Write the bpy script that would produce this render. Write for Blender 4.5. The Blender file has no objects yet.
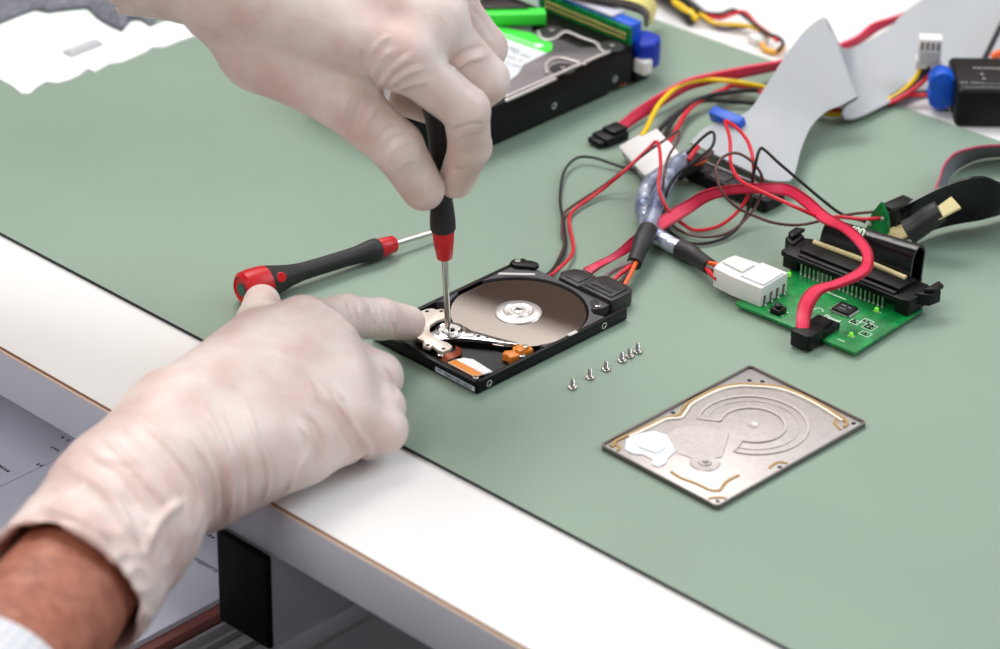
import bpy, bmesh, math, random
import numpy as np
from mathutils import Vector, Matrix, noise
from mathutils.bvhtree import BVHTree
random.seed(4)
PI = math.pi
C = bpy.context.scene.collection
# ---------------------------------------------------------------- camera model (millimetres, mat top is z = 0)
FPX, PITCH, ROLL, CH = 3248.7, .5200, .0150, 769.04
_F = Vector((0, math.cos(PITCH), -math.sin(PITCH))); _R = Vector((1, 0, 0)); _U = _R.cross(_F)
RR = math.cos(ROLL)*_R + math.sin(ROLL)*_U
UU = -math.sin(ROLL)*_R + math.cos(ROLL)*_U
CP = Vector((0, 0, CH))
def ray(px, py): return _F + RR*((px-500)/FPX) - UU*((py-324.5)/FPX)
def at(px, py, z=0.0):
    d = ray(px, py); return CP + d*((z-CH)/d.z)
def aty(px, py, Y):
    d = ray(px, py); return CP + d*(Y/d.y)
Y0 = 1300.0
def W(p): return Vector((p[0]*.001, (p[1]-Y0)*.001, p[2]*.001))      # millimetres -> metres
# ---------------------------------------------------------------- materials
def lin(c):
    return tuple((x/255/12.92 if x/255 <= .04045 else ((x/255+.055)/1.055)**2.4) for x in c)
MATS = {}
def mat(name, col, rough=.5, metal=0, spec=.5, bump=0, bscale=200, var=0, vscale=30, sss=0, trans=0, emit=None, coat=0, col2=None, aniso=0, ior=1.45, bdist=.001):
    if name in MATS: return MATS[name]
    m = bpy.data.materials.new(name); m.use_nodes = True
    n = m.node_tree.nodes; l = m.node_tree.links; b = n['Principled BSDF']
    b.inputs['Base Color'].default_value = (*lin(col), 1)
    b.inputs['Roughness'].default_value = rough; b.inputs['Metallic'].default_value = metal
    b.inputs['Specular IOR Level'].default_value = spec; b.inputs['IOR'].default_value = ior
    b.inputs['Coat Weight'].default_value = coat; b.inputs['Anisotropic'].default_value = aniso
    if trans: b.inputs['Transmission Weight'].default_value = trans
    if sss:
        b.inputs['Subsurface Weight'].default_value = sss; b.inputs['Subsurface Radius'].default_value = (1, .45, .35)
        b.inputs['Subsurface Scale'].default_value = .004
    if emit:
        b.inputs['Emission Color'].default_value = (*lin(emit[0]), 1); b.inputs['Emission Strength'].default_value = emit[1]
    tc = n.new('ShaderNodeTexCoord')
    if var or col2:
        t = n.new('ShaderNodeTexNoise'); t.inputs['Scale'].default_value = vscale; t.inputs['Detail'].default_value = 4
        l.new(tc.outputs['Object'], t.inputs['Vector'])
        r = n.new('ShaderNodeValToRGB'); l.new(t.outputs['Fac'], r.inputs['Fac'])
        c1 = col2 if col2 else tuple(x*(1-var) for x in col)
        r.color_ramp.elements[0].position = .35; r.color_ramp.elements[0].color = (*lin(c1), 1)
        r.color_ramp.elements[1].position = .65; r.color_ramp.elements[1].color = (*lin(col), 1)
        l.new(r.outputs['Color'], b.inputs['Base Color'])
    if bump:
        t = n.new('ShaderNodeTexNoise'); t.inputs['Scale'].default_value = bscale; t.inputs['Detail'].default_value = 3
        l.new(tc.outputs['Object'], t.inputs['Vector'])
        u = n.new('ShaderNodeBump'); u.inputs['Strength'].default_value = bump; u.inputs['Distance'].default_value = bdist
        l.new(t.outputs['Fac'], u.inputs['Height']); l.new(u.outputs['Normal'], b.inputs['Normal'])
    MATS[name] = m; return m
# ---------------------------------------------------------------- scene tree
FR = {}
def tag(o, label=None, cat=None, group=None, kind=None):
    if label: o['label'] = label
    if cat: o['category'] = cat
    if group: o['group'] = group
    if kind: o['kind'] = kind
    return o
def thing(name, label, cat, loc=(0, 0, 0), rotz=0, group=None):
    o = bpy.data.objects.new(name, None); C.objects.link(o); o.empty_display_size = .01
    o.location = W(loc); o.rotation_euler = (0, 0, rotz); tag(o, label, cat, group)
    FR[o.name] = (Vector(loc), rotz); return o
class MB:
    def __init__(s): s.v = []; s.f = []; s.m = []
    def add(s, v, f, m=0):
        k = len(s.v); s.v += [Vector(p) for p in v]; s.f += [tuple(i+k for i in q) for q in f]; s.m += [m]*len(f); return s
    def box(s, x0, x1, y0, y1, z0, z1, m=0, T=None):
        v = [Vector((x, y, z)) for z in (z0, z1) for x, y in ((x0, y0), (x1, y0), (x1, y1), (x0, y1))]
        if T: v = [T @ p for p in v]
        return s.add(v, [(3, 2, 1, 0), (4, 5, 6, 7), (0, 1, 5, 4), (1, 2, 6, 5), (2, 3, 7, 6), (3, 0, 4, 7)], m)
    def prism(s, pts, z0, z1, m=0, T=None, holes=None):
        n = len(pts)
        if holes is not None:
            from mathutils.geometry import delaunay_2d_cdt
            loops = [list(pts)]+[list(h) for h in holes]; P = []; E = []
            for L in loops:
                b = len(P); P += [Vector(p) for p in L]; E += [(b+i, b+(i+1) % len(L)) for i in range(len(L))]
            vv, ee, ff, ov, oe, of = delaunay_2d_cdt(P, E, [], 0, 1e-5)
            def ins(p, L):
                c = False
                for i in range(len(L)):
                    a, b = L[i], L[i-1]
                    if (a[1] > p[1]) != (b[1] > p[1]) and p[0] < (b[0]-a[0])*(p[1]-a[1])/(b[1]-a[1])+a[0]: c = not c
                return c
            keep = []
            for t in ff:
                c = sum((vv[i] for i in t), Vector((0, 0)))/len(t)
                if ins(c, loops[0]) and not any(ins(c, h) for h in loops[1:]):
                    a = sum(vv[t[i-1]].cross(vv[t[i]]) if False else vv[t[i-1]].x*vv[t[i]].y-vv[t[i]].x*vv[t[i-1]].y for i in range(len(t)))
                    keep.append(t if a > 0 else t[::-1])
            N = len(vv); v = [Vector((p.x, p.y, z)) for z in (z0, z1) for p in vv]
            f = [tuple(reversed(t)) for t in keep]+[tuple(i+N for i in t) for t in keep]
            cnt = {}
            for t in keep:
                for i in range(len(t)): cnt[(t[i-1], t[i])] = 1
            for (a, b) in cnt:
                if (b, a) not in cnt: f.append((a, b, b+N, a+N))
            if T: v = [T @ p for p in v]
            return s.add(v, f, m)
        a = sum(pts[i-1][0]*pts[i][1]-pts[i][0]*pts[i-1][1] for i in range(n))
        if a < 0: pts = list(reversed(pts))
        v = [Vector((p[0], p[1], z)) for z in (z0, z1) for p in pts]
        if T: v = [T @ p for p in v]
        return s.add(v, [tuple(reversed(range(n))), tuple(range(n, 2*n))]+[(i, (i+1) % n, (i+1) % n+n, i+n) for i in range(n)], m)
    def lathe(s, prof, n=32, m=0, T=None):
        v = []; f = []
        for r, z in prof:
            for i in range(n):
                a = 2*PI*i/n; v.append(Vector((r*math.cos(a), r*math.sin(a), z)))
        for k in range(len(prof)-1):
            for i in range(n):
                j = (i+1) % n; f.append((k*n+i, k*n+j, (k+1)*n+j, (k+1)*n+i))
        f.append(tuple(reversed(range(n)))); f.append(tuple((len(prof)-1)*n+i for i in range(n)))
        if T: v = [T @ p for p in v]
        return s.add(v, f, m)
    def cyl(s, x, y, z0, z1, r, n=24, m=0, T=None):
        M = Matrix.Translation((x, y, 0)); return s.lathe([(r, z0), (r, z1)], n, m, (T @ M) if T else M)
    def tube(s, pts, r, n=10, m=0, sub=6, rr=None, T=None):
        P = cr(pts, sub); K = len(P)
        if rr: R = [q[0] for q in cr([(x, 0, 0) for x in rr], sub)]
        else: R = [r]*K
        v = []; f = []; up = None
        for i in range(K):
            t = (P[min(i+1, K-1)]-P[max(i-1, 0)]).normalized()
            if up is None:
                up = Vector((0, 0, 1)) if abs(t.z) < .9 else Vector((1, 0, 0))
            up = (up-t*up.dot(t)).normalized(); sd = t.cross(up)
            for j in range(n):
                a = 2*PI*j/n; v.append(P[i]+(up*math.cos(a)+sd*math.sin(a))*R[i])
        for i in range(K-1):
            for j in range(n):
                k = (j+1) % n; f.append((i*n+j, i*n+k, (i+1)*n+k, (i+1)*n+j))
        f.append(tuple(reversed(range(n)))); f.append(tuple((K-1)*n+j for j in range(n)))
        if T: v = [T @ p for p in v]
        return s.add(v, f, m)
    def ribbon(s, A, B, th=1.0, cols=1, sub=8, m=0, ms=None, wav=0):
        # a strip with real thickness between two 3-D edges A and B; ms: material index per column
        A = cr(A, sub); B = cr(B, sub); K = len(A); top = []; bot = []
        for i in range(K):
            t = ((A[min(i+1, K-1)]-A[max(i-1, 0)])+(B[min(i+1, K-1)]-B[max(i-1, 0)])).normalized()
            w = (B[i]-A[i]); nn = w.cross(t).normalized()
            for j in range(cols+1):
                p = A[i]+w*(j/cols)
                top.append(p+nn*th/2); bot.append(p-nn*th/2)
        c = cols+1; N = K*c; f = []; mi = []
        for i in range(K-1):
            for j in range(cols):
                q = ms[j] if ms else m
                f.append((i*c+j, (i+1)*c+j, (i+1)*c+j+1, i*c+j+1)); mi.append(q)
                f.append((N+i*c+j+1, N+(i+1)*c+j+1, N+(i+1)*c+j, N+i*c+j)); mi.append(q)
            q0 = ms[0] if ms else m; q1 = ms[-1] if ms else m
            f.append((i*c, N+i*c, N+(i+1)*c, (i+1)*c)); mi.append(q0)
            f.append((i*c+cols, (i+1)*c+cols, N+(i+1)*c+cols, N+i*c+cols)); mi.append(q1)
        for j in range(cols):
            q = ms[j] if ms else m
            f.append((j, j+1, N+j+1, N+j)); mi.append(q)
            e = (K-1)*c; f.append((e+j+1, e+j, N+e+j, N+e+j+1)); mi.append(q)
        k = len(s.v); s.v += top+bot; s.f += [tuple(i+k for i in q) for q in f]; s.m += mi; return s
    def build(s, name, mats, parent=None, smooth=True, bevel=0, world=False, seg=2, autosm=35):
        if not isinstance(mats, (list, tuple)): mats = [mats]
        me = bpy.data.meshes.new(name); V = s.v
        if world and parent is not None:
            L, rz = FR[parent.name]; R = Matrix.Rotation(-rz, 3, 'Z'); V = [R @ (p-L) for p in V]
        if world and parent is None: V = [p-Vector((0, Y0, 0)) for p in V]
        me.from_pydata([tuple(p*.001) for p in V], [], s.f); me.update()
        for mm in mats: me.materials.append(mm)
        for p, k in zip(me.polygons, s.m): p.material_index = k
        bm = bmesh.new(); bm.from_mesh(me); bmesh.ops.recalc_face_normals(bm, faces=bm.faces)
        if bevel:
            ed = [e for e in bm.edges if len(e.link_faces) == 2 and e.calc_face_angle(0) > .6]
            bmesh.ops.bevel(bm, geom=ed, offset=bevel*.001, segments=seg, affect='EDGES', profile=.5, clamp_overlap=True)
        if smooth:
            for f_ in bm.faces: f_.smooth = True
            for e in bm.edges:
                if len(e.link_faces) == 2 and e.calc_face_angle(0) > math.radians(autosm): e.smooth = False
        bm.to_mesh(me); bm.free()
        o = bpy.data.objects.new(name, me); C.objects.link(o)
        if parent is not None: o.parent = parent
        FR[o.name] = FR[parent.name] if parent is not None else (Vector((0, Y0, 0)), 0)
        return o
def recentre(o):
    # put a single-mesh thing's origin at the middle of its base
    me = o.data; xs = [v.co for v in me.vertices]
    c = Vector(((min(p.x for p in xs)+max(p.x for p in xs))/2, (min(p.y for p in xs)+max(p.y for p in xs))/2, min(p.z for p in xs)))
    me.transform(Matrix.Translation(-c)); o.location = Vector(o.location)+c; return o
def cr(pts, sub=6):
    P = [Vector(p) for p in pts]
    if len(P) < 3 and sub: 
        return [P[0].lerp(P[-1], i/sub) for i in range(sub+1)]
    out = []
    Q = [P[0]*2-P[1]]+P+[P[-1]*2-P[-2]]
    for i in range(1, len(Q)-2):
        p0, p1, p2, p3 = Q[i-1:i+3]
        for k in range(sub):
            t = k/sub
            out.append(.5*((2*p1)+(p2-p0)*t+(2*p0-5*p1+4*p2-p3)*t*t+(3*p1-p0-3*p2+p3)*t*t*t))
    out.append(P[-1]); return out
def PZ(l, dz=0): return [at(x, y, z+dz) for x, y, z in l]
def text_mesh(s, size, th=.05, font=None, bold=0):
    cu = bpy.data.curves.new('t', 'FONT'); cu.body = s; cu.size = size; cu.extrude = th; cu.offset = bold
    cu.align_x = 'CENTER'; cu.align_y = 'CENTER'
    o = bpy.data.objects.new('t', cu); C.objects.link(o); dg = bpy.context.evaluated_depsgraph_get(); dg.update()
    me = bpy.data.meshes.new_from_object(o.evaluated_get(dg)); v = [p.co.copy() for p in me.vertices]; f = [tuple(p.vertices) for p in me.polygons]
    bpy.data.objects.remove(o); bpy.data.meshes.remove(me); bpy.data.curves.remove(cu); return v, f
def add_text(mb, s, size, T, m=0, th=.05, bold=0):
    v, f = text_mesh(s, size, th, bold=bold); mb.add([T @ p for p in v], f, m)
def marks(mb, n, size, T, m=0, th=.03):
    # a line of print too small to read in the photograph: n tiny blocks
    x = -n*size*.38; rs = random.Random(n*7+int(size*100))
    for i in range(n):
        w = size*rs.uniform(.4, .62)
        if rs.random() > .14: mb.box(x, x+w, -size*rs.uniform(.28, .4), size*rs.uniform(.28, .4), 0, th, m, T)
        x += size*.76
def frame(o, x, y=None, z=None):
    x = Vector(x).normalized()
    if z is None:
        y = Vector(y); z = x.cross(y).normalized()
    else: z = (Vector(z)-x*x.dot(Vector(z))).normalized()
    y = z.cross(x); M = Matrix((x, y, z)).transposed().to_4x4(); M.translation = Vector(o); return M
def copy_tree(o, parent=None):
    c = o.copy(); C.objects.link(c); c.parent = parent
    for ch in list(o.children): copy_tree(ch, c)
    return c
# ---------------------------------------------------------------- implicit surfaces for bodies
class Field:
    def __init__(s, lo, hi, h):
        s.h = h; s.lo = np.array(lo, float); n = np.ceil((np.array(hi)-s.lo)/h).astype(int)+1; s.n = n
        s.ax = [s.lo[k]+h*np.arange(n[k]) for k in range(3)]
        s.D = np.full(n, 40., np.float32)
    def copy(s):
        o = Field.__new__(Field); o.h = s.h; o.lo = s.lo; o.n = s.n; o.ax = s.ax; o.D = s.D.copy(); return o
    def sub(s, lo, hi):
        sl = []
        for k in range(3):
            a = int(max(0, math.floor((lo[k]-s.lo[k])/s.h))); b = int(min(s.n[k], math.ceil((hi[k]-s.lo[k])/s.h)+1)); sl.append(slice(a, max(a, b)))
        g = np.meshgrid(*[s.ax[k][sl[k]].astype(np.float32) for k in range(3)], indexing='ij', sparse=True)
        return tuple(sl), g
    def cone(s, a, b, r1, r2, k=4., mode='add'):
        a = np.array(a, float); b = np.array(b, float); m = max(r1, r2)+k+5
        sl, g = s.sub(np.minimum(a, b)-m, np.maximum(a, b)+m)
        if any(q.stop <= q.start for q in sl): return s
        d = b-a; L = float(d@d)+1e-9
        t = ((g[0]-a[0])*d[0]+(g[1]-a[1])*d[1]+(g[2]-a[2])*d[2])/L; t = np.clip(t, 0, 1)
        q = np.sqrt((g[0]-a[0]-t*d[0])**2+(g[1]-a[1]-t*d[1])**2+(g[2]-a[2]-t*d[2])**2)-(r1+(r2-r1)*t)
        if mode == 'add': s.D[sl] = smin(s.D[sl], q, k)
        else: s.D[sl] = -smin(-s.D[sl], q, k)
        return s
    def plane(s, p, n, k=1.):
        # keep the half space (x-p).n < 0
        g = np.meshgrid(*[a.astype(np.float32) for a in s.ax], indexing='ij', sparse=True)
        q = (g[0]-p[0])*n[0]+(g[1]-p[1])*n[1]+(g[2]-p[2])*n[2]; s.D = -smin(-s.D, -q, k); return s
    def merge(s, o, k=1.5): s.D = smin(s.D, o.D, k); return s
def smin(a, b, k):
    h = np.maximum(k-np.abs(a-b), 0)/k
    return np.minimum(a, b)-h*h*k*.25
def surf(F):
    D = F.D; n = F.n; S = D < 0
    c = np.zeros(tuple(n-1), np.int8)
    for dx in (0, 1):
        for dy in (0, 1):
            for dz in (0, 1): c += S[dx:n[0]-1+dx, dy:n[1]-1+dy, dz:n[2]-1+dz]
    act = np.argwhere((c > 0) & (c < 8)); idx = np.full(tuple(n-1), -1, np.int64); idx[tuple(act.T)] = np.arange(len(act))
    acc = np.zeros((len(act), 3)); cnt = np.zeros(len(act))
    co = [(x, y, z) for x in (0, 1) for y in (0, 1) for z in (0, 1)]
    val = {q: D[act[:, 0]+q[0], act[:, 1]+q[1], act[:, 2]+q[2]].astype(float) for q in co}
    for q in co:
        for k in range(3):
            if q[k] == 0:
                r = list(q); r[k] = 1; r = tuple(r); a, b = val[q], val[r]; m = (a < 0) != (b < 0)
                t = np.where(m, a/np.where(m, a-b, 1), 0)
                p = np.tile(np.array(q, float), (len(act), 1)); p[:, k] += t
                acc += p*m[:, None]; cnt += m
    V = F.lo+(act+acc/cnt[:, None])*F.h
    faces = []
    for k in range(3):
        a1, a2 = (k+1) % 3, (k+2) % 3
        A = np.take(S, range(0, n[k]-1), k); B = np.take(S, range(1, n[k]), k)
        e = np.argwhere(A != B); ok = (e[:, a1] > 0) & (e[:, a2] > 0) & (e[:, a1] < n[a1]-1) & (e[:, a2] < n[a2]-1); e = e[ok]
        sg = A[tuple(e.T)]
        def ix(d1, d2):
            q = e.copy(); q[:, a1] -= d1; q[:, a2] -= d2; return idx[tuple(q.T)]
        Q = np.stack([ix(1, 1), ix(0, 1), ix(0, 0), ix(1, 0)], 1); Q[~sg] = Q[~sg][:, ::-1]; faces.append(Q)
    return V, np.concatenate(faces)
def relax(V, Fc, it=2, lam=.5):
    n = len(V); E = np.concatenate([Fc[:, [0, 1]], Fc[:, [1, 2]], Fc[:, [2, 3]], Fc[:, [3, 0]]])
    deg = np.bincount(E[:, 0], minlength=n)+np.bincount(E[:, 1], minlength=n)
    for _ in range(it):
        for lm in (lam, -lam*1.03):
            A = np.zeros_like(V)
            for k in range(3):
                A[:, k] = np.bincount(E[:, 0], V[E[:, 1], k], n)+np.bincount(E[:, 1], V[E[:, 0], k], n)
            V = V+lm*(A/np.maximum(deg, 1)[:, None]-V)
    return V
def normals(V, Fc):
    fn = np.cross(V[Fc[:, 2]]-V[Fc[:, 0]], V[Fc[:, 3]]-V[Fc[:, 1]]); N = np.zeros_like(V)
    for j in range(4):
        for k in range(3): N[:, k] += np.bincount(Fc[:, j], fn[:, k], len(V))
    return N/np.maximum(np.linalg.norm(N, axis=1), 1e-9)[:, None]
def folds(V, Fc, specs):
    # ridges (+) and creases (-) laid over the surface along 3-D lines: (points, half width, height)
    N = normals(V, Fc); bv = BVHTree.FromPolygons([Vector(p) for p in V], [tuple(q) for q in Fc.tolist()])
    disp = np.zeros(len(V))
    for pts, w, hgt in specs:
        L = []
        for p in cr([(x, y, 0) for x, y in pts], 5):
            hit = bv.ray_cast(CP, ray(p.x, p.y).normalized(), 4000)
            if hit[0] is not None: L.append(np.array(hit[0]))
        if len(L) < 2: continue
        L = np.array(L); lo = L.min(0)-4*w; hi = L.max(0)+4*w
        I = np.nonzero(((V > lo) & (V < hi)).all(1))[0]; best = np.full(len(I), 1e9); K = len(L)-1; tt = np.zeros(len(I))
        for i in range(K):
            a, b = L[i], L[i+1]; d = b-a
            if d@d > 400: continue
            t = np.clip(((V[I]-a)@d)/(d@d+1e-9), 0, 1); q = ((V[I]-a-t[:, None]*d)**2).sum(1); u = q < best; best[u] = q[u]; tt[u] = (i+t[u])/K
        fade = np.clip(np.minimum(tt, 1-tt)*5, 0.0, 1)
        disp[I] += hgt*np.exp(-best/(w*w))*fade
    return V+N*disp[:, None]
def np_mesh(name, V, Fc, m, parent, world=True):
    L, rz = FR[parent.name]; V = (V-np.array(L))*.001
    me = bpy.data.meshes.new(name); me.from_pydata(V.tolist(), [], Fc.tolist()); me.update(); me.materials.append(m)
    me.polygons.foreach_set('use_smooth', [True]*len(me.polygons))
    o = bpy.data.objects.new(name, me); C.objects.link(o); o.parent = parent; FR[o.name] = FR[parent.name]; return o
# ================================================================ materials
M_white = mat('desk_laminate', (236, 233, 231), .35, var=.02, vscale=6)
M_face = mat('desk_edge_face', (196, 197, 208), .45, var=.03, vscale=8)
M_brown = mat('edge_seam_brown', (120, 78, 48), .6)
M_peach = mat('edge_lip', (232, 206, 184), .5)
M_mat = mat('green_vinyl', (137, 156, 139), .4, var=.035, vscale=7, bump=.12, bscale=2500, bdist=.0002)
M_rub = mat('mat_rubber_edge', (28, 34, 38), .6)
M_blk = mat('black_plastic', (13, 12, 13), .42, spec=.3, bump=.1, bscale=3000, bdist=.0001)
M_blk2 = mat('dark_grey_plastic', (44, 40, 41), .45, bump=.15, bscale=3000, bdist=.0001)
M_cast = mat('black_cast_metal', (12, 12, 13), .38, spec=.3, metal=.1, bump=.08, bscale=1500, bdist=.0001)
M_castg = mat('dark_grey_cast_metal', (78, 76, 80), .42, metal=.3, bump=.1, bscale=1500, bdist=.0001)
M_steel = mat('steel', (200, 196, 192), .25, metal=1)
M_chrome = mat('chrome', (232, 230, 230), .08, metal=1)
M_red = mat('red_plastic', (196, 22, 30), .35, spec=.5)
M_soft = mat('soft_black_grip', (34, 31, 32), .55, bump=.1, bscale=2500, bdist=.0001)
M_pcb = mat('green_circuit_board', (14, 146, 68), .35, var=.25, vscale=160, spec=.6)
M_gold = mat('gold_contacts', (206, 178, 112), .3, metal=.8)
M_wht = mat('white_nylon', (228, 225, 223), .35, sss=.3)
M_wire_r = mat('red_insulation', (214, 34, 52), .4)
M_wire_k = mat('black_insulation', (30, 27, 29), .45)
M_wire_y = mat('yellow_insulation', (242, 198, 20), .4)
M_wire_o = mat('orange_insulation', (238, 98, 38), .4)
M_wire_b = mat('brown_insulation', (92, 52, 50), .45)
M_blue = mat('blue_plastic', (10, 84, 200), .4)
M_sata = mat('red_flat_cable_jacket', (230, 50, 86), .42)
M_satad = mat('dark_red_flat_cable_edge', (170, 18, 48), .45)
# ================================================================ room and desk
P1, P2 = at(0, 348, -2), at(525, 649, -2)
eu = (P2-P1).normalized(); en = Vector((-eu.y, eu.x, 0))      # along the desk front, into the desk
def dp(s, t, z=0): p = P1+eu*s+en*t; return Vector((p.x, p.y, z))
TD = Matrix((eu, en, (0, 0, 1))).transposed().to_4x4(); TD.translation = Vector((P1.x, P1.y, 0))
def wall(name, T, a, m, kind='structure'):
    mb = MB(); mb.box(*a, T=T); o = mb.build(name, m, None, world=True); tag(o, kind=kind); return o
I4 = Matrix.Identity(4)
M_wall = mat('wall_paint', (206, 204, 202), .8, var=.03, vscale=2)
M_wallb = mat('wall_paint_brown', (68, 56, 50), .8, var=.06, vscale=1.5)
M_floor = mat('floor_brown', (74, 62, 60), .6, var=.2, vscale=5)
ra = math.radians(-31.6); eR = Vector((math.cos(ra), math.sin(ra), 0)); eN = Vector((-eR.y, eR.x, 0))
TR = Matrix((eR, eN, (0, 0, 1))).transposed().to_4x4(); TR.translation = Vector((0, 3386+Y0, 0))
wall('floor', TR, (-2600, 3400, -5600, 0, -760, -740), M_floor)
wall('ceiling', TR, (-2600, 3400, -5600, 0, 1900, 1920), M_wall)
wall('wall_back', TR, (-2600, 3400, 0, 20, -760, 1920), M_wallb)
wall('wall_left', TR, (-2620, -2600, -5600, 0, -760, 1920), M_wall)
wall('wall_right', TR, (3400, 3420, -5600, 0, -760, 1920), M_wall)
wall('wall_front', TR, (-2600, 3400, -5620, -5600, -760, 1920), M_wall)

dk = thing('desk', 'white laminate workbench with grey front edge and thin brown seam', 'desk', (P1.x, P1.y, -740), math.atan2(eu.y, eu.x))
dz = 740
b = MB(); b.box(-500, 1000, .9, 800, dz-27, dz-2); b.build('desktop', M_white, dk)
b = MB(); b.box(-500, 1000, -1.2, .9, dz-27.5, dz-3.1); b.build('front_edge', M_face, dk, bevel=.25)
b = MB(); b.box(-500, 1000, -.15, 1.1, dz-3.1, dz-1.9); b.box(-500, 1000, -.9, -.15, dz-3.1, dz-2.3, 1); b.build('edge_seam', [M_brown, M_peach], dk)
# support beam with black end cap under the desk
sA = (at(220, 530, -28)-P1).dot(eu); sB = (at(275, 557, -28)-P1).dot(eu); tA = (at(248, 545, -28)-P1).dot(en)
tA += 1; sA -= 2; sB -= 3
def bar(x0, x1, y0, y1, z0, z1): b = MB(); b.box(x0, x1, y0, y1, z0, z1); return b
M_rail = mat('grey_painted_steel', (172, 174, 186), .4, metal=.1)
b = MB(); b.box(sA+1.5, sB+.5, tA+1, 700, dz-77, dz-28); b.box(sB-8, sB+3, tA+3, 700, dz-87, dz-77)
b.build('support_beam', M_rail, dk, bevel=.6)
b = bar(sA-1, sB+1, tA-2, tA+1.5, dz-78, dz-28.5); b.build('beam_end_cap', mat('matt_black_cap', (9, 8, 10), .6, spec=.12), dk, bevel=1.6, seg=3)
M_dark = mat('dark_bracket', (20, 20, 24), .5)
b = MB(); b.box(sB+2.8, sB+3.2, tA+58, tA+61, dz-86, dz-78); b.build('slot', M_dark, dk)
for sx in (-460, 930):
    for ty in (40, 740):
        b = MB(); b.box(sx, sx+45, ty, ty+45, 0, dz-27); b.build('leg', M_rail, dk, bevel=2)
# mat
n1, n2 = at(0, 232), at(790, 649); f1, f2 = at(649, 17), at(1000, 141)
un = (n2-n1).normalized(); uf = (f2-f1).normalized()
q = [n1-un*230, n1+un*900, f2+uf*500, f1-uf*330]
b = MB(); b.prism([(p.x, p.y) for p in q], -1.9, -.15, 1); b.prism([(p.x, p.y) for p in q], -.15, 0, 0)
o = b.build('desk_mat', [M_mat, M_rub], None, world=True); recentre(o)
tag(o, 'large pale green work mat with dark edge lying on the white workbench', 'mat')

# ================================================================ open 2.5 inch drive
HD = thing('hard_drive', 'open small black hard drive showing its mirror platter, under the screwdriver tip', 'hard drive', (-10.18, 1277.13, 0), .794)
def circ(cx, cy, r, n=40, a0=0, a1=2*PI):
    full = abs(a1-a0-2*PI) < 1e-6
    return [(cx+r*math.cos(a0+(a1-a0)*i/(n if full else n-1)), cy+r*math.sin(a0+(a1-a0)*i/(n if full else n-1))) for i in range(n)]
b = MB()
PC = (62.5, 35)
b.prism([(0, 0), (101, 0), (101, 6), (98, 8), (98, 62), (101, 64), (101, 70), (0, 70)], .6, 2.2)     # floor
# side rails
b.box(0, 101, 0, 2.2, .6, 6.4); b.box(0, 101, 67.8, 70, .6, 6.4); b.box(0, 2.6, 0, 70, .6, 6.4)
o = b.build('chassis', M_cast, HD, bevel=.35)
# raised body around the platter well
out = [(44, 2.2), (92, 2.2), (95, 6), (96.5, 14), (95, 20), (95, 60), (97.5, 64), (96, 69), (88, 69.6), (78, 67.8), (34, 67.8), (30, 66), (30, 62), (36, 58)]
well = circ(*PC, 33.4, 64)
arc = circ(*PC, 33.6, 48, math.radians(128), math.radians(128)-math.radians(128+110))
top = [(98, 20), (98, 58), (98.5, 62), (98, 68), (91, 69.8), (86, 67.8), (40, 67.8)]
ring = top+[(p[0], p[1]) for p in circ(*PC, 33.6, 60, math.radians(118), math.radians(-118))]+[(47, 2.2), (88, 2.2), (86, 8), (88, 12), (93, 9), (98, 9), (99, 16)]
b = MB(); b.prism(ring, 2.2, 6.0, holes=[]); b.build('well_wall', M_castg, HD)
b = MB(); b.prism([(82, 67.5), (94, 55), (92.8, 53.5), (80, 66.6)], 6.0, 6.35); b.build('metal_strip', mat('bright_strip', (214, 210, 210), .3, metal=.6), HD)
b = MB(); b.prism([(62, .5), (67.6, .5), (67.6, 2.6), (62, 2.6)], 6.42, 6.6)
b.build('metal_strip', mat('bright_strip', (214, 210, 210), .3, metal=.6), HD)
b = MB(); b.prism([(90.5, 66), (91, 69.5), (94, 71), (97, 69.8), (98.2, 66.6), (100.8, 63.6), (101.4, 59.6), (99.4, 57), (96, 57.6), (94.4, 61), (92.6, 62.6)], 5.8, 7.8); bo_ = b.build('corner_boss', M_cast, HD, bevel=.9, seg=3)
b = MB(); b.cyl(94.6, 67.2, 7.8, 8.2, 1.4); b.build('boss_screw', M_steel, bo_)
M_plat = mat('platter_mirror', (200, 190, 184), .022, metal=1)
b = MB(); b.lathe([(4, 4.2), (32.4, 4.2), (32.5, 4.3), (32.5, 4.9), (32.4, 5.0), (5, 5.0)], 128, T=Matrix.Translation((*PC, 0))); pl = b.build('platter', M_plat, HD)
b = MB(); b.lathe([(11.2, 5.0), (11.2, 5.4), (10.4, 5.8), (7.4, 6.0), (6.8, 5.6), (5.4, 5.6), (5, 6.1), (3.4, 6.1), (3, 5.7), (0.4, 5.7)], 64, T=Matrix.Translation((*PC, 0)))
hub = b.build('spindle_clamp', mat('bright_clamp', (226, 222, 220), .3, metal=.85), HD)
b = MB(); b.lathe([(2.2, 5.7), (2.2, 6.3), (1.0, 6.5), (.9, 5.9), (.1, 5.9)], 32, T=Matrix.Translation((*PC, 0))); b.build('spindle_screw', M_steel, hub)
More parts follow.
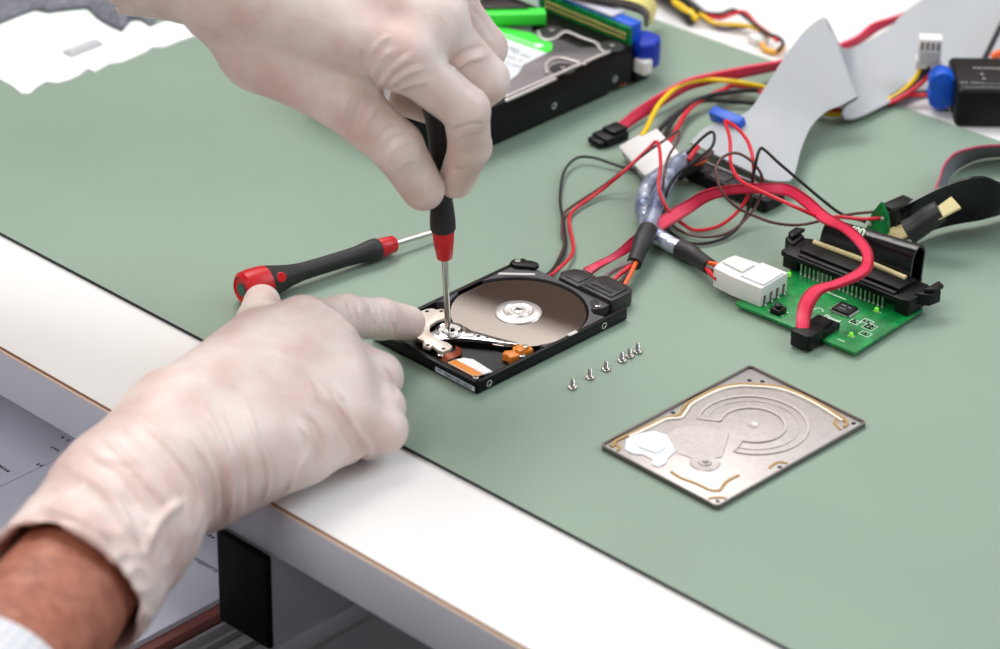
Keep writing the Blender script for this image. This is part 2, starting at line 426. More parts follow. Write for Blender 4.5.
# magnet plate
M_mag = mat('nickel_plate', (222, 208, 196), .4, metal=.3)
mp = [(31, 66), (26.5, 66.5), (25, 64), (22, 64), (20, 61), (16, 59), (14, 55), (10.5, 54.5), (9, 50), (9.5, 45), (6, 42), (7, 38.5), (9.5, 39), (8.5, 34.5), (9, 31.5), (13.5, 31), (16, 32.5),
      (16.5, 36), (15.8, 40), (16, 45), (18, 50), (22, 53.5), (27, 54.5), (31, 53.8), (34, 55.2), (37, 58.4), (37, 61), (34.5, 62), (34, 64.5)]
b = MB(); b.prism(mp, 4.8, 6.5); mg = b.build('magnet_plate', M_mag, HD, bevel=.25)
for (x, y) in ((30, 64), (35, 59.4), (12, 53), (8, 40.6), (11, 33.2)):
    b = MB(); b.lathe([(1, 6.5), (.95, 6.58), (.1, 6.58)], 16, T=Matrix.Translation((x, y, 0))); b.build('plate_hole', M_cast, mg)
# actuator
PV = Vector((25.4, 43.4, 0)); tip = Vector((40, 12.5, 0)); d = (tip-PV).normalized(); nn = Vector((-d.y, d.x, 0))
def ap(s, t): p = PV+d*s+nn*t; return (p.x, p.y)
b = MB(); b.prism([ap(-9, -8), ap(-3, -9.5), ap(2, -7.5), ap(6, -5), ap(9, -4), ap(21, -2.2), ap(33, -.9), ap(34.5, 0), ap(33, .9), ap(21, 2.2), ap(9, 4), ap(6, 6), ap(0, 7.5), ap(-5, 7)], 5.2, 6.2)
b.prism([ap(4, -3.6), ap(12, -2.4), ap(12, 2.4), ap(4, 3.6)], 6.2, 6.7)
arm = b.build('actuator_arm', mat('polished_aluminium', (198, 196, 198), .18, metal=1), HD, bevel=.15)
b = MB(); b.prism([ap(-4, -9), ap(2, -7.6), ap(8, -5), ap(20, -2.8), ap(29, -1.5), ap(29, -.2), ap(4, -.2), ap(-3, -4)], 2.4, 5.2); b.build('arm_body', M_cast, arm, bevel=.2)
b = MB(); b.lathe([(7.2, 6.0), (7.2, 6.7), (6.3, 7.0), (5.6, 6.5), (4.4, 6.5), (3.9, 6.9), (2.3, 6.9), (2, 6.2), (.2, 6.2)], 48, T=Matrix.Translation(PV)); b.build('pivot_bearing', M_chrome, arm)
for s, r in ((14, 1.1), (18.4, .8), (23.6, .6)):
    x, y = ap(s, 0); b = MB(); b.lathe([(r, 6.2), (r*.9, 6.26), (.05, 6.26)], 16, T=Matrix.Translation((x, y, 0))); b.build('arm_hole', M_dark, arm)
b = MB(); x, y = ap(34, 0); b.prism([ap(31, -.5), ap(40, -.35), ap(40, .35), ap(31, .5)], 5.4, 5.7); b.build('suspension', M_steel, arm)
M_org = mat('orange_plastic', (226, 132, 46), .4)
b = MB(); b.prism([(27.6, 6.5), (32, 4.8), (35, 5.6), (41.5, 4.4), (42.6, 8), (39, 9.2), (40, 12), (36, 12.6), (34, 10.4), (31, 12.6), (28, 11.5), (29, 9)], 2.4, 6.2)
b.prism([(33.5, 5.6), (40, 5.6), (40, 10), (34, 9)], 6.2, 7.4)
rp = b.build('head_ramp', M_org, HD, bevel=.3)
b = MB(); b.cyl(38.7, 6.9, 7.4, 8, 1.4); b.build('ramp_screw', M_steel, rp, bevel=.2)
# label / filter at the front corner: white with an orange end
b = MB(); b.prism([(6.6, 26), (6.6, 8), (11.4, 7.0), (11.2, 25.4)], 3.2, 4.1, 1); b.prism([(11.2, 25.4), (11.4, 7.0), (16, 5.8), (17.4, 20), (15, 24)], 3.2, 4.0, 0)
b.build('filter_pack', [mat('white_filter', (244, 242, 240), .6), mat('orange_tape', (232, 140, 44), .4)], HD, bevel=.2)
b = MB(); b.ribbon([Vector((4.6, 30, 5)), Vector((9, 29.6, 6.2)), Vector((15, 29.6, 5.2)), Vector((18.5, 33, 5.2))], [Vector((6.2, 27.4, 3.4)), Vector((10, 27, 4.2)), Vector((16, 27.2, 3.6)), Vector((20.6, 31, 3.4))], .3)
b.build('flex_cable', mat('copper_film', (150, 66, 36), .3, metal=.3), HD)
# screw posts, side screw holes, front bar code label
for x, y in ((6.2, 30.3), (3.4, 4.2), (33, 3.4), (20, 66.8), (92.8, 11.6), (5, 65.8)):
    b = MB(); b.lathe([(1.5, 2.2), (1.5, 6.6), (1.2, 6.8), (.8, 6.8), (.7, 6.0), (.1, 6.0)], 20, T=Matrix.Translation((x, y, 0))); b.build('screw_post', M_steel, HD)
for x in (8, 85):
    T = frame((x, -.02, 3.3), (1, 0, 0), (0, 0, 1)); b = MB(); b.lathe([(1.75, -.3), (1.75, .15), (1.15, .15), (1.0, -.25), (.1, -.25)], 24, T=T); b.build('side_screw_hole', M_steel, HD)
T = frame((-.03, 14, 2.7), (0, -1, 0), (0, 0, 1))
b = MB(); b.box(-13.2, 12.6, -1.25, 1.25, 0, .06, 0, T)
x = -12.4; k = 0
while x < 11:
    w = random.choice((.16, .25, .4)); b.box(x, x+w, -1.05 if x > -7 else -.3, 1.0, .06, .1, 1, T); x += w+random.choice((.22, .3, .5)) + (1.2 if k == 6 else 0); k += 1
b.build('bar_code_label', [mat('label_silver', (190, 196, 210), .5), mat('ink', (24, 26, 34), .6)], HD)
b = MB(); b.prism([(88, 11), (96, 13.5), (97.5, 17.5), (93.5, 17.5)], 6.0, 6.06); b.build('port', M_dark, HD)

# ================================================================ drive lid
LD = thing('drive_lid', 'silver drive lid lying upside down on the mat in front of the green circuit board', 'lid', (95.29, 1183.0, 0), .79)
M_al = mat('brushed_aluminium', (198, 190, 187), .47, metal=.6, var=.05, vscale=400)
M_ald = mat('pressed_edge_metal', (120, 116, 112), .3, metal=.9)
b = MB(); b.prism([(2, .8), (99.5, .8), (101, 2.5), (101, 68), (99.5, 70), (2, 70), (.8, 68.5), (.8, 2.2)], .5, 1.3); b.build('plate', M_al, LD, bevel=.15)
rim_o = [(1.5, 0), (100.5, 0), (101.8, 1.6), (101.8, 69), (100.6, 70.6), (1.5, 70.6), (0, 69), (0, 1.6)]
rim_i = [(2.2, .9), (100, .9), (100.9, 2), (100.9, 68.6), (100, 69.7), (2.2, 69.7), (.9, 68.6), (.9, 2)]
b = MB(); b.prism(rim_o, 0, 2.5, holes=[rim_i]); b.build('rim', M_ald, LD)
M_gask = mat('ochre_gasket', (172, 138, 84), .5)
def strip(mb, pts, w, z0, z1, m=0, sub=8):
    P = [Vector((p[0], p[1], 0)) for p in pts]; P = cr(P, sub); L, R_ = [], []
    for i in range(len(P)):
        t = (P[min(i+1, len(P)-1)]-P[max(i-1, 0)]).normalized(); n_ = Vector((-t.y, t.x, 0)); L.append(P[i]+n_*w/2); R_.append(P[i]-n_*w/2)
    k = len(P); v = [Vector((p.x, p.y, z)) for z in (z0, z1) for p in L+R_]
    f = []
    for i in range(k-1):
        f += [(2*k+i, 3*k+i, 3*k+i+1, 2*k+i+1), (i, i+1, k+i+1, k+i), (i, 2*k+i, 2*k+i+1, i+1), (k+i, k+i+1, 3*k+i+1, 3*k+i)]
    f += [(0, k, 3*k, 2*k), (k-1, 3*k-1, 4*k-1, 2*k-1)]
    mb.add(v, f, m)
b = MB(); strip(b, [(3.5, 66), (8, 68.2), (13.8, 68), (28, 67.2), (37.1, 66.6), (45.6, 63.7), (50, 66), (57.4, 68), (74.3, 67.6), (84, 64), (91, 57.5), (97.5, 48), (99.3, 36), (98.6, 20), (96.5, 8), (92, 5)], 1.5, 1.3, 2.0)
strip(b, [(7.6, 34.1), (6.8, 28), (8.2, 20), (8.8, 12), (11.5, 9), (15.5, 10.4), (20, 11.6), (27, 11.5)], 1.3, 1.3, 1.75)
strip(b, [(41, 5.6), (44, 6.6), (48, 6.2), (50, 3)], 1.3, 1.3, 1.7); strip(b, [(3, 8), (7, 5.5), (9, 2.6)], 1.3, 1.3, 1.7); strip(b, [(3, 62), (6, 64), (6, 67)], 1.3, 1.3, 1.7); strip(b, [(89, 5), (92, 11), (97, 12.5)], 1.2, 1.3, 1.7)
b.build('gasket', M_gask, LD)
b = MB(); strip(b, [(15, 66.4), (28, 65.6), (38, 65), (44, 61.5), (50, 63.5), (57.8, 66.2), (74, 65.8), (83, 62.4), (89.4, 56.3), (95.6, 47.5), (97.6, 36), (97, 22), (95, 9)], 1.3, 1.3, 2.2)
b.build('raised_bead', mat('bright_bead', (236, 228, 216), .3, metal=.5), LD)
HC = (63.4, 35.2)
b = MB()
def arcpts(r, a0, a1, n=24): return [(HC[0]+r*math.cos(math.radians(a0+(a1-a0)*i/n)), HC[1]+r*math.sin(math.radians(a0+(a1-a0)*i/n))) for i in range(n+1)]
strip(b, arcpts(25, 124, -158), 1.2, 1.3, 1.9, sub=2); strip(b, arcpts(21, 124, -158), .5, 1.3, 1.65, sub=2); strip(b, arcpts(14.8, 124, -158), 1.3, 1.3, 2.0, sub=2)
strip(b, [arcpts(25, 124, 124)[0], arcpts(14.8, 124, 124)[0]], 1.2, 1.3, 1.9); strip(b, [arcpts(25, -158, -158)[0], arcpts(14.8, -158, -158)[0]], 1.2, 1.3, 1.9)
b.lathe([(2.8, 1.3), (2.6, 1.6), (2, 1.6), (1.6, 1.4), (.1, 1.4)], 32, T=Matrix.Translation((*HC, 0)))
b.build('pressed_rings', M_al, LD)
b = MB(); sec = [(28.4, 57), (20.8, 42.6), (22.5, 34.5), (27, 30), (32.6, 26.3), (41, 31.5), (49.7, 37.2), (48.6, 45), (43.5, 52.7), (36, 56.6)]
b.prism(sec, 1.3, 1.75); b.build('pressed_sector', M_al, LD, bevel=.2, smooth=False)
b = MB(); b.lathe([(6.8, 1.3), (6.4, 1.75), (3, 1.6), (2.6, 2.3), (1.5, 2.4), (1.3, 3.4), (.2, 3.4)], 40, T=Matrix.Translation((23.6, 28.3, 0)))
b.build('pivot_boss', M_al, LD)
b = MB(); b.prism([(5.8, 60.4), (12.5, 66), (19.9, 65.2), (27, 61.9), (28.5, 56), (21.3, 43.9), (14, 42), (11, 40), (5.9, 40.2), (5.4, 44), (8.6, 46), (8.6, 52), (6, 55)], 1.3, 2.0, 0)
b.prism([(11, 57), (14, 61.5), (21, 61), (23.5, 56), (20, 48), (13, 47.5)], 2.0, 2.9, 0)
b.build('white_pad', mat('white_foam', (238, 240, 246), .7), LD, bevel=.3)
for x, y in ((45.2, 67.4), (4.3, 67), (97.6, 4.6), (45.3, 3.4), (4.7, 3.9), (92, 62.3), (95.7, 57.6)):
    b = MB(); b.lathe([(1.15, 1.3), (1.1, 1.42), (.1, 1.42)], 20, T=Matrix.Translation((x, y, 0))); b.build('screw_hole', M_dark, LD)

# ================================================================ six screws
lab = ['nearest the black drive corner, the lowest of the six', 'second from the lower end of the row', 'third from the lower end of the row', 'first of the close trio at the upper end', 'middle one of the close trio at the upper end', 'the uppermost, at the far end of the row']
lab[0] = 'the lowest and leftmost of the row'; lab[4] = 'middle of the close trio at the upper end'
proto = None
for i, (x, y) in enumerate(((572.5, 388), (590, 378.2), (606, 370), (622, 361.2), (629.6, 356.8), (637.6, 352.4))):
    if proto is None:
        proto = thing('screw', 'x', 'screw', at(x, y), group='small silver screws standing on their heads in a row on the mat')
        b = MB(); b.lathe([(1.4, 0), (2.2, .25), (2.3, .8), (2.1, 1.1), (.9, 1.2)], 24); b.build('head', M_steel, proto)
        b = MB(); pr = [(.95, 1.2)]
        for k in range(9): pr += [(1.05, 1.4+k*.36), (.82, 1.58+k*.36)]
        b.lathe(pr+[(.8, 4.8), (.4, 5.1)], 16); b.build('threaded_shank', M_steel, proto); s = proto
    else:
        s = copy_tree(proto); s.location = W(at(x, y))
    s['label'] = 'small silver screw standing on its head, ' + lab[i]

# ================================================================ screwdrivers
DOT = 125
def driver(name, label, T, s0=0, kind=0):
    # axis along +z of T, z = 0 at the blade tip
    t = thing(name, label, 'screwdriver', T.translation)
    FR[t.name] = (T.translation.copy(), 0)
    b = MB(); b.lathe([(.9, s0), (1.25, s0+1.2), (1.45, s0+5), (1.5, 41)], 20, T=T); b.build('shaft', M_steel, t, world=True)
    b = MB(); b.lathe([(3.7, 38), (4.2, 38.66), (4.6, 43.5), (4.9, 47.9)] if kind else [(3.3, 38), (3.7, 38.6), (4.6, 45), (5.3, 52.4)], 32, T=T); b.build('collar', M_red, t, world=True, bevel=.3)
    b = MB(); b.lathe([(5.0, 47.9), (5.5, 49), (5.5, 52.3), (5.0, 55.6), (4.4, 60), (4.2, 68.8), (4.2, 84.2), (4.4, 93), (5.2, 99.6), (6.6, 106.2), (8.0, 111.7), (8.3, 113.9)] if kind else [(5.4, 52.4), (6.0, 53.5), (6.0, 58), (5.6, 63), (4.9, 70), (4.6, 80), (4.5, 92), (4.9, 101), (5.9, 109), (7.6, 117), (9.0, 122), (9.3, 124)], 40, T=T); h = b.build('handle', M_soft, t, world=True)
    b = MB(); b.lathe([(8.5, 113.9), (8.7, 115), (8.9, 121.6), (8.4, 126.6), (6.6, 128.2), (6.2, 127.5), (.3, 127.5)] if kind else [(9.4, 124), (9.5, 125), (9.3, 131), (8.4, 134), (6.5, 135.2), (6.2, 134.6), (.3, 134.6)], 40, T=T); c = b.build('end_cap', M_red, t, world=True)
    if kind: T0_ = T; D = T @ Matrix.Scale(1, 4) @ Matrix.Rotation(math.radians(DOT), 4, 'Z') @ Matrix.Translation((0, -7.3, 109.2)) @ Matrix.Rotation(PI/2-.22, 4, 'X')
    else: D = T @ Matrix.Translation((0, -8.3, 116.5)) @ Matrix.Rotation(PI/2-.17, 4, 'X')
    b = MB(); b.lathe([(2.5, -1), (2.5, .9), (2.2, 1.15), (.1, 1.2)], 28, T=D); b.build('red_dot', M_red, h, world=True)
    b = MB(); b.lathe([(3.2, 127.5), (3.2, 128.1), (.1, 128.1)] if kind else [(3.2, 134.6), (3.2, 135.0), (.1, 135.0)], 24, T=T); b.build('cap_disc', mat('teal_disc', (40, 96, 90), .4), c, world=True)
    return t
tipP = at(448.3, 332, 7.2)
topP = aty(437, 110, tipP.y+7)
zax = (topP-tipP).normalized()
SD = driver('screwdriver', 'black and red screwdriver held upright with its blade in the open drive', frame(tipP, Vector((1, 0, 0))-zax*zax.x, z=zax))
SDY = tipP.y
cA = at(238, 291, 9.0); cB = at(394.5, 243.6, 5.9); zax = (cB-cA).normalized()       # cap end -> collar
org = cA+zax*(134.5)
nx = Vector((0, 0, 1)).cross(-zax).normalized()
T = frame(cB+zax*38, nx, z=-zax)
SL = driver('screwdriver', 'black and red screwdriver lying on the green mat behind the lower gloved hand', T, 10, 1)
# ================================================================ the technician's two gloved hands
def glove_mat():
    m = mat('latex_glove', (222, 200, 192), .42, sss=.25, spec=.4)
    n = m.node_tree.nodes; l = m.node_tree.links; b = n['Principled BSDF']; tc = n.new('ShaderNodeTexCoord')
    t = n.new('ShaderNodeTexNoise'); t.inputs['Scale'].default_value = 38; t.inputs['Detail'].default_value = 4; l.new(tc.outputs['Object'], t.inputs['Vector'])
    r = n.new('ShaderNodeValToRGB'); l.new(t.outputs['Fac'], r.inputs['Fac'])
    r.color_ramp.elements[0].position = .36; r.color_ramp.elements[0].color = (*lin((216, 188, 181)), 1)
    r.color_ramp.elements[1].position = .62; r.color_ramp.elements[1].color = (*lin((231, 214, 207)), 1)
    l.new(r.outputs['Color'], b.inputs['Base Color'])
    t2 = n.new('ShaderNodeTexNoise'); t2.inputs['Scale'].default_value = 90; t2.inputs['Detail'].default_value = 6; t2.inputs['Distortion'].default_value = 1.2; l.new(tc.outputs['Object'], t2.inputs['Vector'])
    u = n.new('ShaderNodeBump'); u.inputs['Strength'].default_value = .45; u.inputs['Distance'].default_value = .0009; l.new(t2.outputs['Fac'], u.inputs['Height']); l.new(u.outputs['Normal'], b.inputs['Normal'])
    return m
M_glove = glove_mat()
M_skin = mat('skin', (176, 112, 88), .5, sss=.15, col2=(150, 88, 68), vscale=140, bump=.35, bscale=420, bdist=.0006)
PN = thing('person', 'technician in white latex gloves and checked cuff, steadying the open drive and turning a screwdriver', 'person', (at(150, 460).x, at(150, 460).y, -2))
def chain(F, pts, rs, k=3.):
    for i in range(len(pts)-1): F.cone(pts[i], pts[i+1], rs[i], rs[i+1], k)
    return F
H_ = 1.0
# ---- right hand (below): resting on the bench, index finger on the drive
R = {}
J = lambda x, y, z: at(x, y, z)
wr_r, wr_u = J(184, 426, 37), J(194, 468, 28)           # radial / ulnar side of the wrist
arm_a = J(40, 640, 22)
idx = [J(303, 328, 44), J(345, 317, 36), J(380, 319, 26), J(408, 323, 16.5)]
mid = [J(324, 352, 40), J(378, 377, 26), J(366, 396, 12), J(340, 392, 9)]
rng = [J(340, 382, 33), J(381, 407, 20), J(370, 422, 9.5), J(345, 412, 8.5)]
pnk = [J(345, 414, 24), J(382, 429, 15), J(368, 441, 8), J(345, 436, 7.5)]
thb = [J(226, 398, 32), J(252, 355, 24), J(260, 322, 15), J(262, 303, 9.5)]
def limits(P, m):
    A = np.array([list(p) for p in P]); return A.min(0)-m, A.max(0)+m
allp = idx+mid+rng+pnk+thb+[wr_r, wr_u, J(60, 600, 26)]
lo, hi = limits(allp, 48); lo[2] = -60
pal = Field(lo, hi, H_)
for a, ra, bb, rb in ((wr_r, 24, idx[0], 12.5), (wr_r, 24, mid[0], 13), (wr_u, 24, rng[0], 13), (wr_u, 24, pnk[0], 12.5), (wr_u, 24, mid[0], 13), (idx[0], 12.5, mid[0], 13), (mid[0], 13, rng[0], 12.5), (rng[0], 12.5, pnk[0], 12)):
    pal.cone(a, bb, ra, rb, 7)
pal.cone(J(185, 440, 34), J(250, 400, 28), 23, 20, 8); pal.cone(J(203, 404, 34), J(262, 347, 37), 21, 17.5, 8)    # heel of the hand
pal.cone(J(205, 470, 26), J(300, 450, 20), 23, 15, 8); pal.cone(J(290, 448, 20), J(340, 436, 17), 14, 12.5, 8)    # little-finger side
G = None
for c, rs, kk in ((thb, (17, 14, 11, 9.0), 10), (idx, (12, 10.2, 9.4, 8.2), 5), (mid, (12, 11, 8.6, 7.6), 5), (rng, (12, 10.6, 8.2, 7.4), 5), (pnk, (12.5, 11.2, 8, 7), 5)):
    f = Field(lo, hi, H_); chain(f, c, rs, 2.5); f.D = smin(f.D, pal.D, kk)
    G = f if G is None else G.merge(f, 1.2)
# cuff
ca, cb = J(175, 444, 32), J(66, 592, 28); ax = (cb-ca).normalized(); wd = (wr_u-wr_r).normalized()
for sgn in (-1, 1):
    o_ = wd*sgn*7; G.cone(ca+o_*.6, ca.lerp(cb, .5)+o_, 26, 29.5, 8); G.cone(ca.lerp(cb, .45)+o_, cb+ax*20+o_*1.2, 29, 30.5, 6)
G.plane(cb, ax, 1.5)
for sgn in (-1, 1): G.cone(cb-ax*28+wd*sgn*6, cb+ax*30+wd*sgn*7, 24, 31.5, 2, mode='cut')
V, Fc = surf(G); V = relax(V, Fc, 3)
def rumple(V, Fc, o, d, L, amp, sc):
    # loose latex: low waves that grow towards the cuff opening
    N = normals(V, Fc); t = np.clip(((V-np.array(o))@np.array(d))/L, 0, 1); out = V.copy()
    for i in np.nonzero(t > .02)[0]:
        q = Vector(V[i]*sc); out[i] += N[i]*t[i]*amp*(noise.noise(q)+.8*(1-2*abs(noise.noise(q*1.9+Vector((7, 3, 1)))))-.5)
    return out
RF = [([(118, 399), (156, 436), (185, 470), (199, 503), (197, 536)], 2.0, 1.9), ([(112, 412), (150, 448), (178, 482), (190, 515)], 2.6, -1.0),
 ([(166, 416), (197, 449), (214, 478), (216, 520)], 1.7, 1.1), ([(197, 395), (222, 445), (231, 486), (228, 524)], 1.6, 1.1), ([(181, 408), (209, 447), (222, 482), (222, 522)], 1.8, -.8),
 ([(243, 395), (256, 436), (268, 470), (264, 505)], 1.5, .9), ([(220, 400), (238, 440), (248, 478), (246, 512)], 1.8, -.8), ([(297, 420), (310, 445), (293, 478), (285, 499)], 1.6, 1.0), ([(303, 410), (322, 440), (312, 470)], 1.6, -.8),
 ([(326, 386), (351, 424), (370, 453), (352, 466)], 1.9, 1.5), ([(318, 392), (340, 428), (352, 452)], 1.8, -.9), ([(310, 366), (332, 391), (345, 400)], 1.5, .8),
 ([(308, 297), (335, 314), (362, 338)], 1.3, 1.0), ([(347, 300), (354, 322)], .9, -.6), ([(356, 300), (362, 324)], .9, -.5), ([(370, 304), (375, 330)], .9, -.6), ([(379, 305), (384, 332)], .9, .4), ([(391, 310), (395, 336)], .9, -.5),
 ([(57, 457), (92, 482), (115, 503), (142, 557)], 2.6, 2.0), ([(142, 557), (158, 522), (184, 500)], 2.2, 1.6), ([(27, 500), (77, 519), (111, 542)], 2.6, 1.7), ([(30, 515), (70, 533), (104, 560)], 2.6, -1.2), ([(80, 452), (120, 478), (150, 520)], 2.6, -1.2),
 ([(100, 430), (135, 470), (165, 505)], 2.2, 1.2), ([(262, 345), (300, 372), (318, 410)], 2.2, .7), ([(378, 362), (392, 380), (396, 398)], 1.2, -.6)]
V = folds(V, Fc, [(a_, b_, c_*1.3) for a_, b_, c_ in RF]); V = rumple(V, Fc, ca.lerp(cb, .25), ax, 90, 1.5, .045)
np_mesh('glove', V, Fc, M_glove, PN)['label'] = 'lower white latex glove with pointing index finger'
# ---- left hand (above): pinching the screwdriver
K = lambda x, y, d: aty(x, y, SDY+d)
tb = [K(262, 50, -2), K(341, 98, -14), K(397, 147, -17), K(423, 189, -13)]
ix = [K(402, 58, -14), K(466, 110, -15), K(470, 147, -8), K(456, 181, -2)]
md = [K(432, 22, 6), K(485, 80, 9), K(456, 112, 20), K(406, 99, 17)]
rg = [K(436, -12, 26), K(484, 48, 30), K(474, 82, 34), K(452, 104, 34)]
pk = [K(428, -42, 42), K(462, 14, 48), K(456, 48, 46), K(436, 70, 42)]
wa, wb = K(228, -8, 0), K(215, -40, 22)
allp = tb+ix+md+rg+pk+[wa, wb, K(110, -80, 34)]
lo, hi = limits(allp, 36)
pal = Field(lo, hi, H_)
for a, ra, bb, rb in ((wa, 22, ix[0], 13), (wa, 22, md[0], 13), (wb, 22, rg[0], 13), (wb, 22, pk[0], 12.5), (wb, 22, md[0], 13), (ix[0], 12.5, md[0], 13), (md[0], 13, rg[0], 12.5), (rg[0], 12.5, pk[0], 12)):
    pal.cone(a, bb, ra, rb, 7)
pal.cone(K(250, 25, 2), K(340, 65, -4), 19, 14, 8); pal.cone(tb[0], K(370, 62, -2), 17, 10, 8)
G = None
for c, rs, kk in ((tb, (17.5, 13.8, 11.8, 10), 9), (ix, (12.6, 10.6, 9.6, 8.2), 5), (md, (12.6, 11, 9.4, 8), 5), (rg, (12.4, 10.4, 9, 8), 5), (pk, (11.5, 9.4, 8.2, 7.2), 5)):
    f = Field(lo, hi, H_); chain(f, c, rs, 2.5); f.D = smin(f.D, pal.D, kk)
    G = f if G is None else G.merge(f, 1.2)
la, lb = K(224, -26, 18), K(133, -52, 34); ax2 = (lb-la).normalized()
G.cone(la, lb+ax2*20, 26, 30, 8); G.plane(lb, ax2, 1.5); G.cone(lb-ax2*22, lb+ax2*30, 23, 32, 2, mode='cut')
V, Fc = surf(G); V = relax(V, Fc, 3)
LF = [([(360, 48), (364, 68), (376, 90)], 1.3, -1.0), ([(372, 80), (380, 62), (396, 46)], 1.1, .8), ([(378, 88), (392, 70), (415, 52)], 1.1, .9), ([(376, 84), (388, 66), (406, 50)], .9, -.6), ([(384, 90), (402, 76), (428, 66)], 1.1, .8), ([(381, 90), (398, 73), (420, 60)], .9, -.6),
 ([(390, 93), (410, 85), (434, 80)], 1.0, .6), ([(366, 60), (378, 44), (392, 34)], 1.1, .6), ([(452, 70), (468, 60), (488, 56)], 1.3, 1.2), ([(446, 66), (464, 52), (486, 46)], 1.2, -.7), ([(452, 131), (468, 125), (486, 124)], .9, -.6), ([(451, 139), (468, 133), (487, 131)], .9, .4), ([(448, 168), (462, 170), (474, 164)], .9, -.4),
 ([(382, 156), (392, 140), (412, 132)], 1.0, -.7), ([(386, 160), (398, 146), (418, 138)], 1.0, .6), ([(374, 148), (384, 132), (402, 122)], 1.0, -.6), ([(362, 138), (368, 120), (376, 108)], 1.2, .7), ([(352, 134), (356, 114), (362, 100)], 1.2, -.6), ([(340, 128), (343, 110), (350, 96)], 1.2, .6), ([(396, 172), (406, 162), (424, 158)], .9, .4),
 ([(330, 70), (355, 84), (378, 96)], 1.5, -.7), ([(470, 6), (484, 22), (494, 40)], 1.2, -.6), ([(300, 60), (306, 90), (312, 110)], 1.6, .4)]
V = folds(V, Fc, [(a_, b_, c_*1.25) for a_, b_, c_ in LF]); V = rumple(V, Fc, la-ax2*10, ax2, 60, 2.2, .05)
np_mesh('glove', V, Fc, M_glove, PN)['label'] = 'upper white latex glove gripping the screwdriver'
# ---- bare forearms (one skin mesh) and the sleeves
fa0, fa1 = cb-ax*24, cb+ax*260
lo, hi = limits([fa0, fa1], 50); S1 = Field(lo, hi, 1.6)
S1.cone(fa0-wd*6, cb+ax*60-wd*6, 22.5, 27, 5); S1.cone(fa0+wd*6, cb+ax*60+wd*6, 22.5, 27, 5); S1.cone(cb+ax*60, fa1, 30, 38, 8)
V1, F1 = surf(S1)
fb0, fb1 = lb-ax2*18, lb+ax2*200
lo, hi = limits([fb0, fb1], 50); S2 = Field(lo, hi, 2.2); S2.cone(fb0, fb1, 22, 34, 5); V2, F2 = surf(S2)
np_mesh('forearm', V1, F1, M_skin, PN); np_mesh('forearm', V2, F2, M_skin, PN)
M_cloth = mat('checked_shirt', (226, 226, 230), .8)
n = M_cloth.node_tree.nodes; l = M_cloth.node_tree.links; bs = n['Principled BSDF']; tc = n.new('ShaderNodeTexCoord')
mp_ = n.new('ShaderNodeMapping'); mp_.inputs['Rotation'].default_value = (0, 0, .35); l.new(tc.outputs['Object'], mp_.inputs['Vector'])
br = n.new('ShaderNodeTexBrick'); br.offset = 0; br.inputs['Scale'].default_value = 1; br.inputs['Brick Width'].default_value = .0042; br.inputs['Row Height'].default_value = .0042; br.inputs['Mortar Size'].default_value = .0003
br.inputs['Color1'].default_value = (*lin((228, 226, 228)), 1); br.inputs['Color2'].default_value = (*lin((224, 223, 226)), 1); br.inputs['Mortar'].default_value = (*lin((186, 192, 208)), 1)
l.new(mp_.outputs['Vector'], br.inputs['Vector']); l.new(br.outputs['Color'], bs.inputs['Base Color'])
def sleeve(a, axd, r0, r1, L):
    T = frame(a, Vector((0, 0, 1)).cross(axd), z=axd); b = MB()
    b.lathe([(r0-1.6, 3), (r0, 0), (r0+1.4, 1), (r0+1.8, 20), ((r0+r1)/2+3, L/2), (r1+2, L)], 48, T=T); return b.build('sleeve', M_cloth, PN, world=True)
sleeve(cb+ax*64, ax, 34, 42, 220); sleeve(lb+ax2*70, ax2, 30, 38, 150)
# ================================================================ helpers for placed things
def wthing(name, label, cat, p, group=None): return thing(name, label, cat, p, 0, group)
def px_line(l): return [at(x, y, z) for x, y, z in l]
def wire(label, pts, r, m, name='wire', cat='wire', group=None, ends=None):
    b = MB(); b.tube(px_line(pts), r, 10, sub=7); o = b.build(name, m, None, world=True); recentre(o); tag(o, label, cat, group); return o
# ================================================================ green adapter board
AO = Vector((168.76, 1318.77, 0)); ATH = math.radians(-40.5)
AB = thing('circuit_board', 'green adapter circuit board with black wide header, lights and plugs at the right', 'circuit board', AO, ATH)
def la(mb): return mb
M_silk = mat('white_print', (214, 232, 214), .6)
M_sol = mat('solder', (214, 214, 208), .3, metal=.8)
b = MB(); b.box(-70, .5, -4, 52, 2, 3.6); b.build('board', M_pcb, AB, bevel=.15)
b = MB()
for x, y in ((-67, -1), (-2.5, -1), (-67, 49), (-2.5, 49)): b.cyl(x, y, 0, 2, 1.6)
b = MB()
add_text(b, 'Flexxi', 3.8, Matrix.Translation((-26.5, 15.0, 3.62)), th=.02, bold=.08)
for k_, x, y, z in ((5, -10.5, 1.0, 1.3), (3, -13.5, 35, 1.3), (11, -38, 34.5, 1.4)): marks(b, k_, z, Matrix.Translation((x, y, 3.6)))
for (x0, y0, w, h) in ((-19, 17.5, 5, 4), (-15, 22, 5.5, 4), (-11.5, 17.5, 6, 6), (-9, 11.4, 5.6, 4.4)):
    b.prism([(x0, y0), (x0+w, y0), (x0+w, y0+h), (x0, y0+h)], 3.6, 3.64, holes=[[(x0+.4, y0+.4), (x0+w-.4, y0+.4), (x0+w-.4, y0+h-.4), (x0+.4, y0+h-.4)]])
strip(b, circ(-36, 17, 2.2, 14, 0, 3.6), .4, 3.6, 3.64)
b.build('board_print', M_silk, AB)
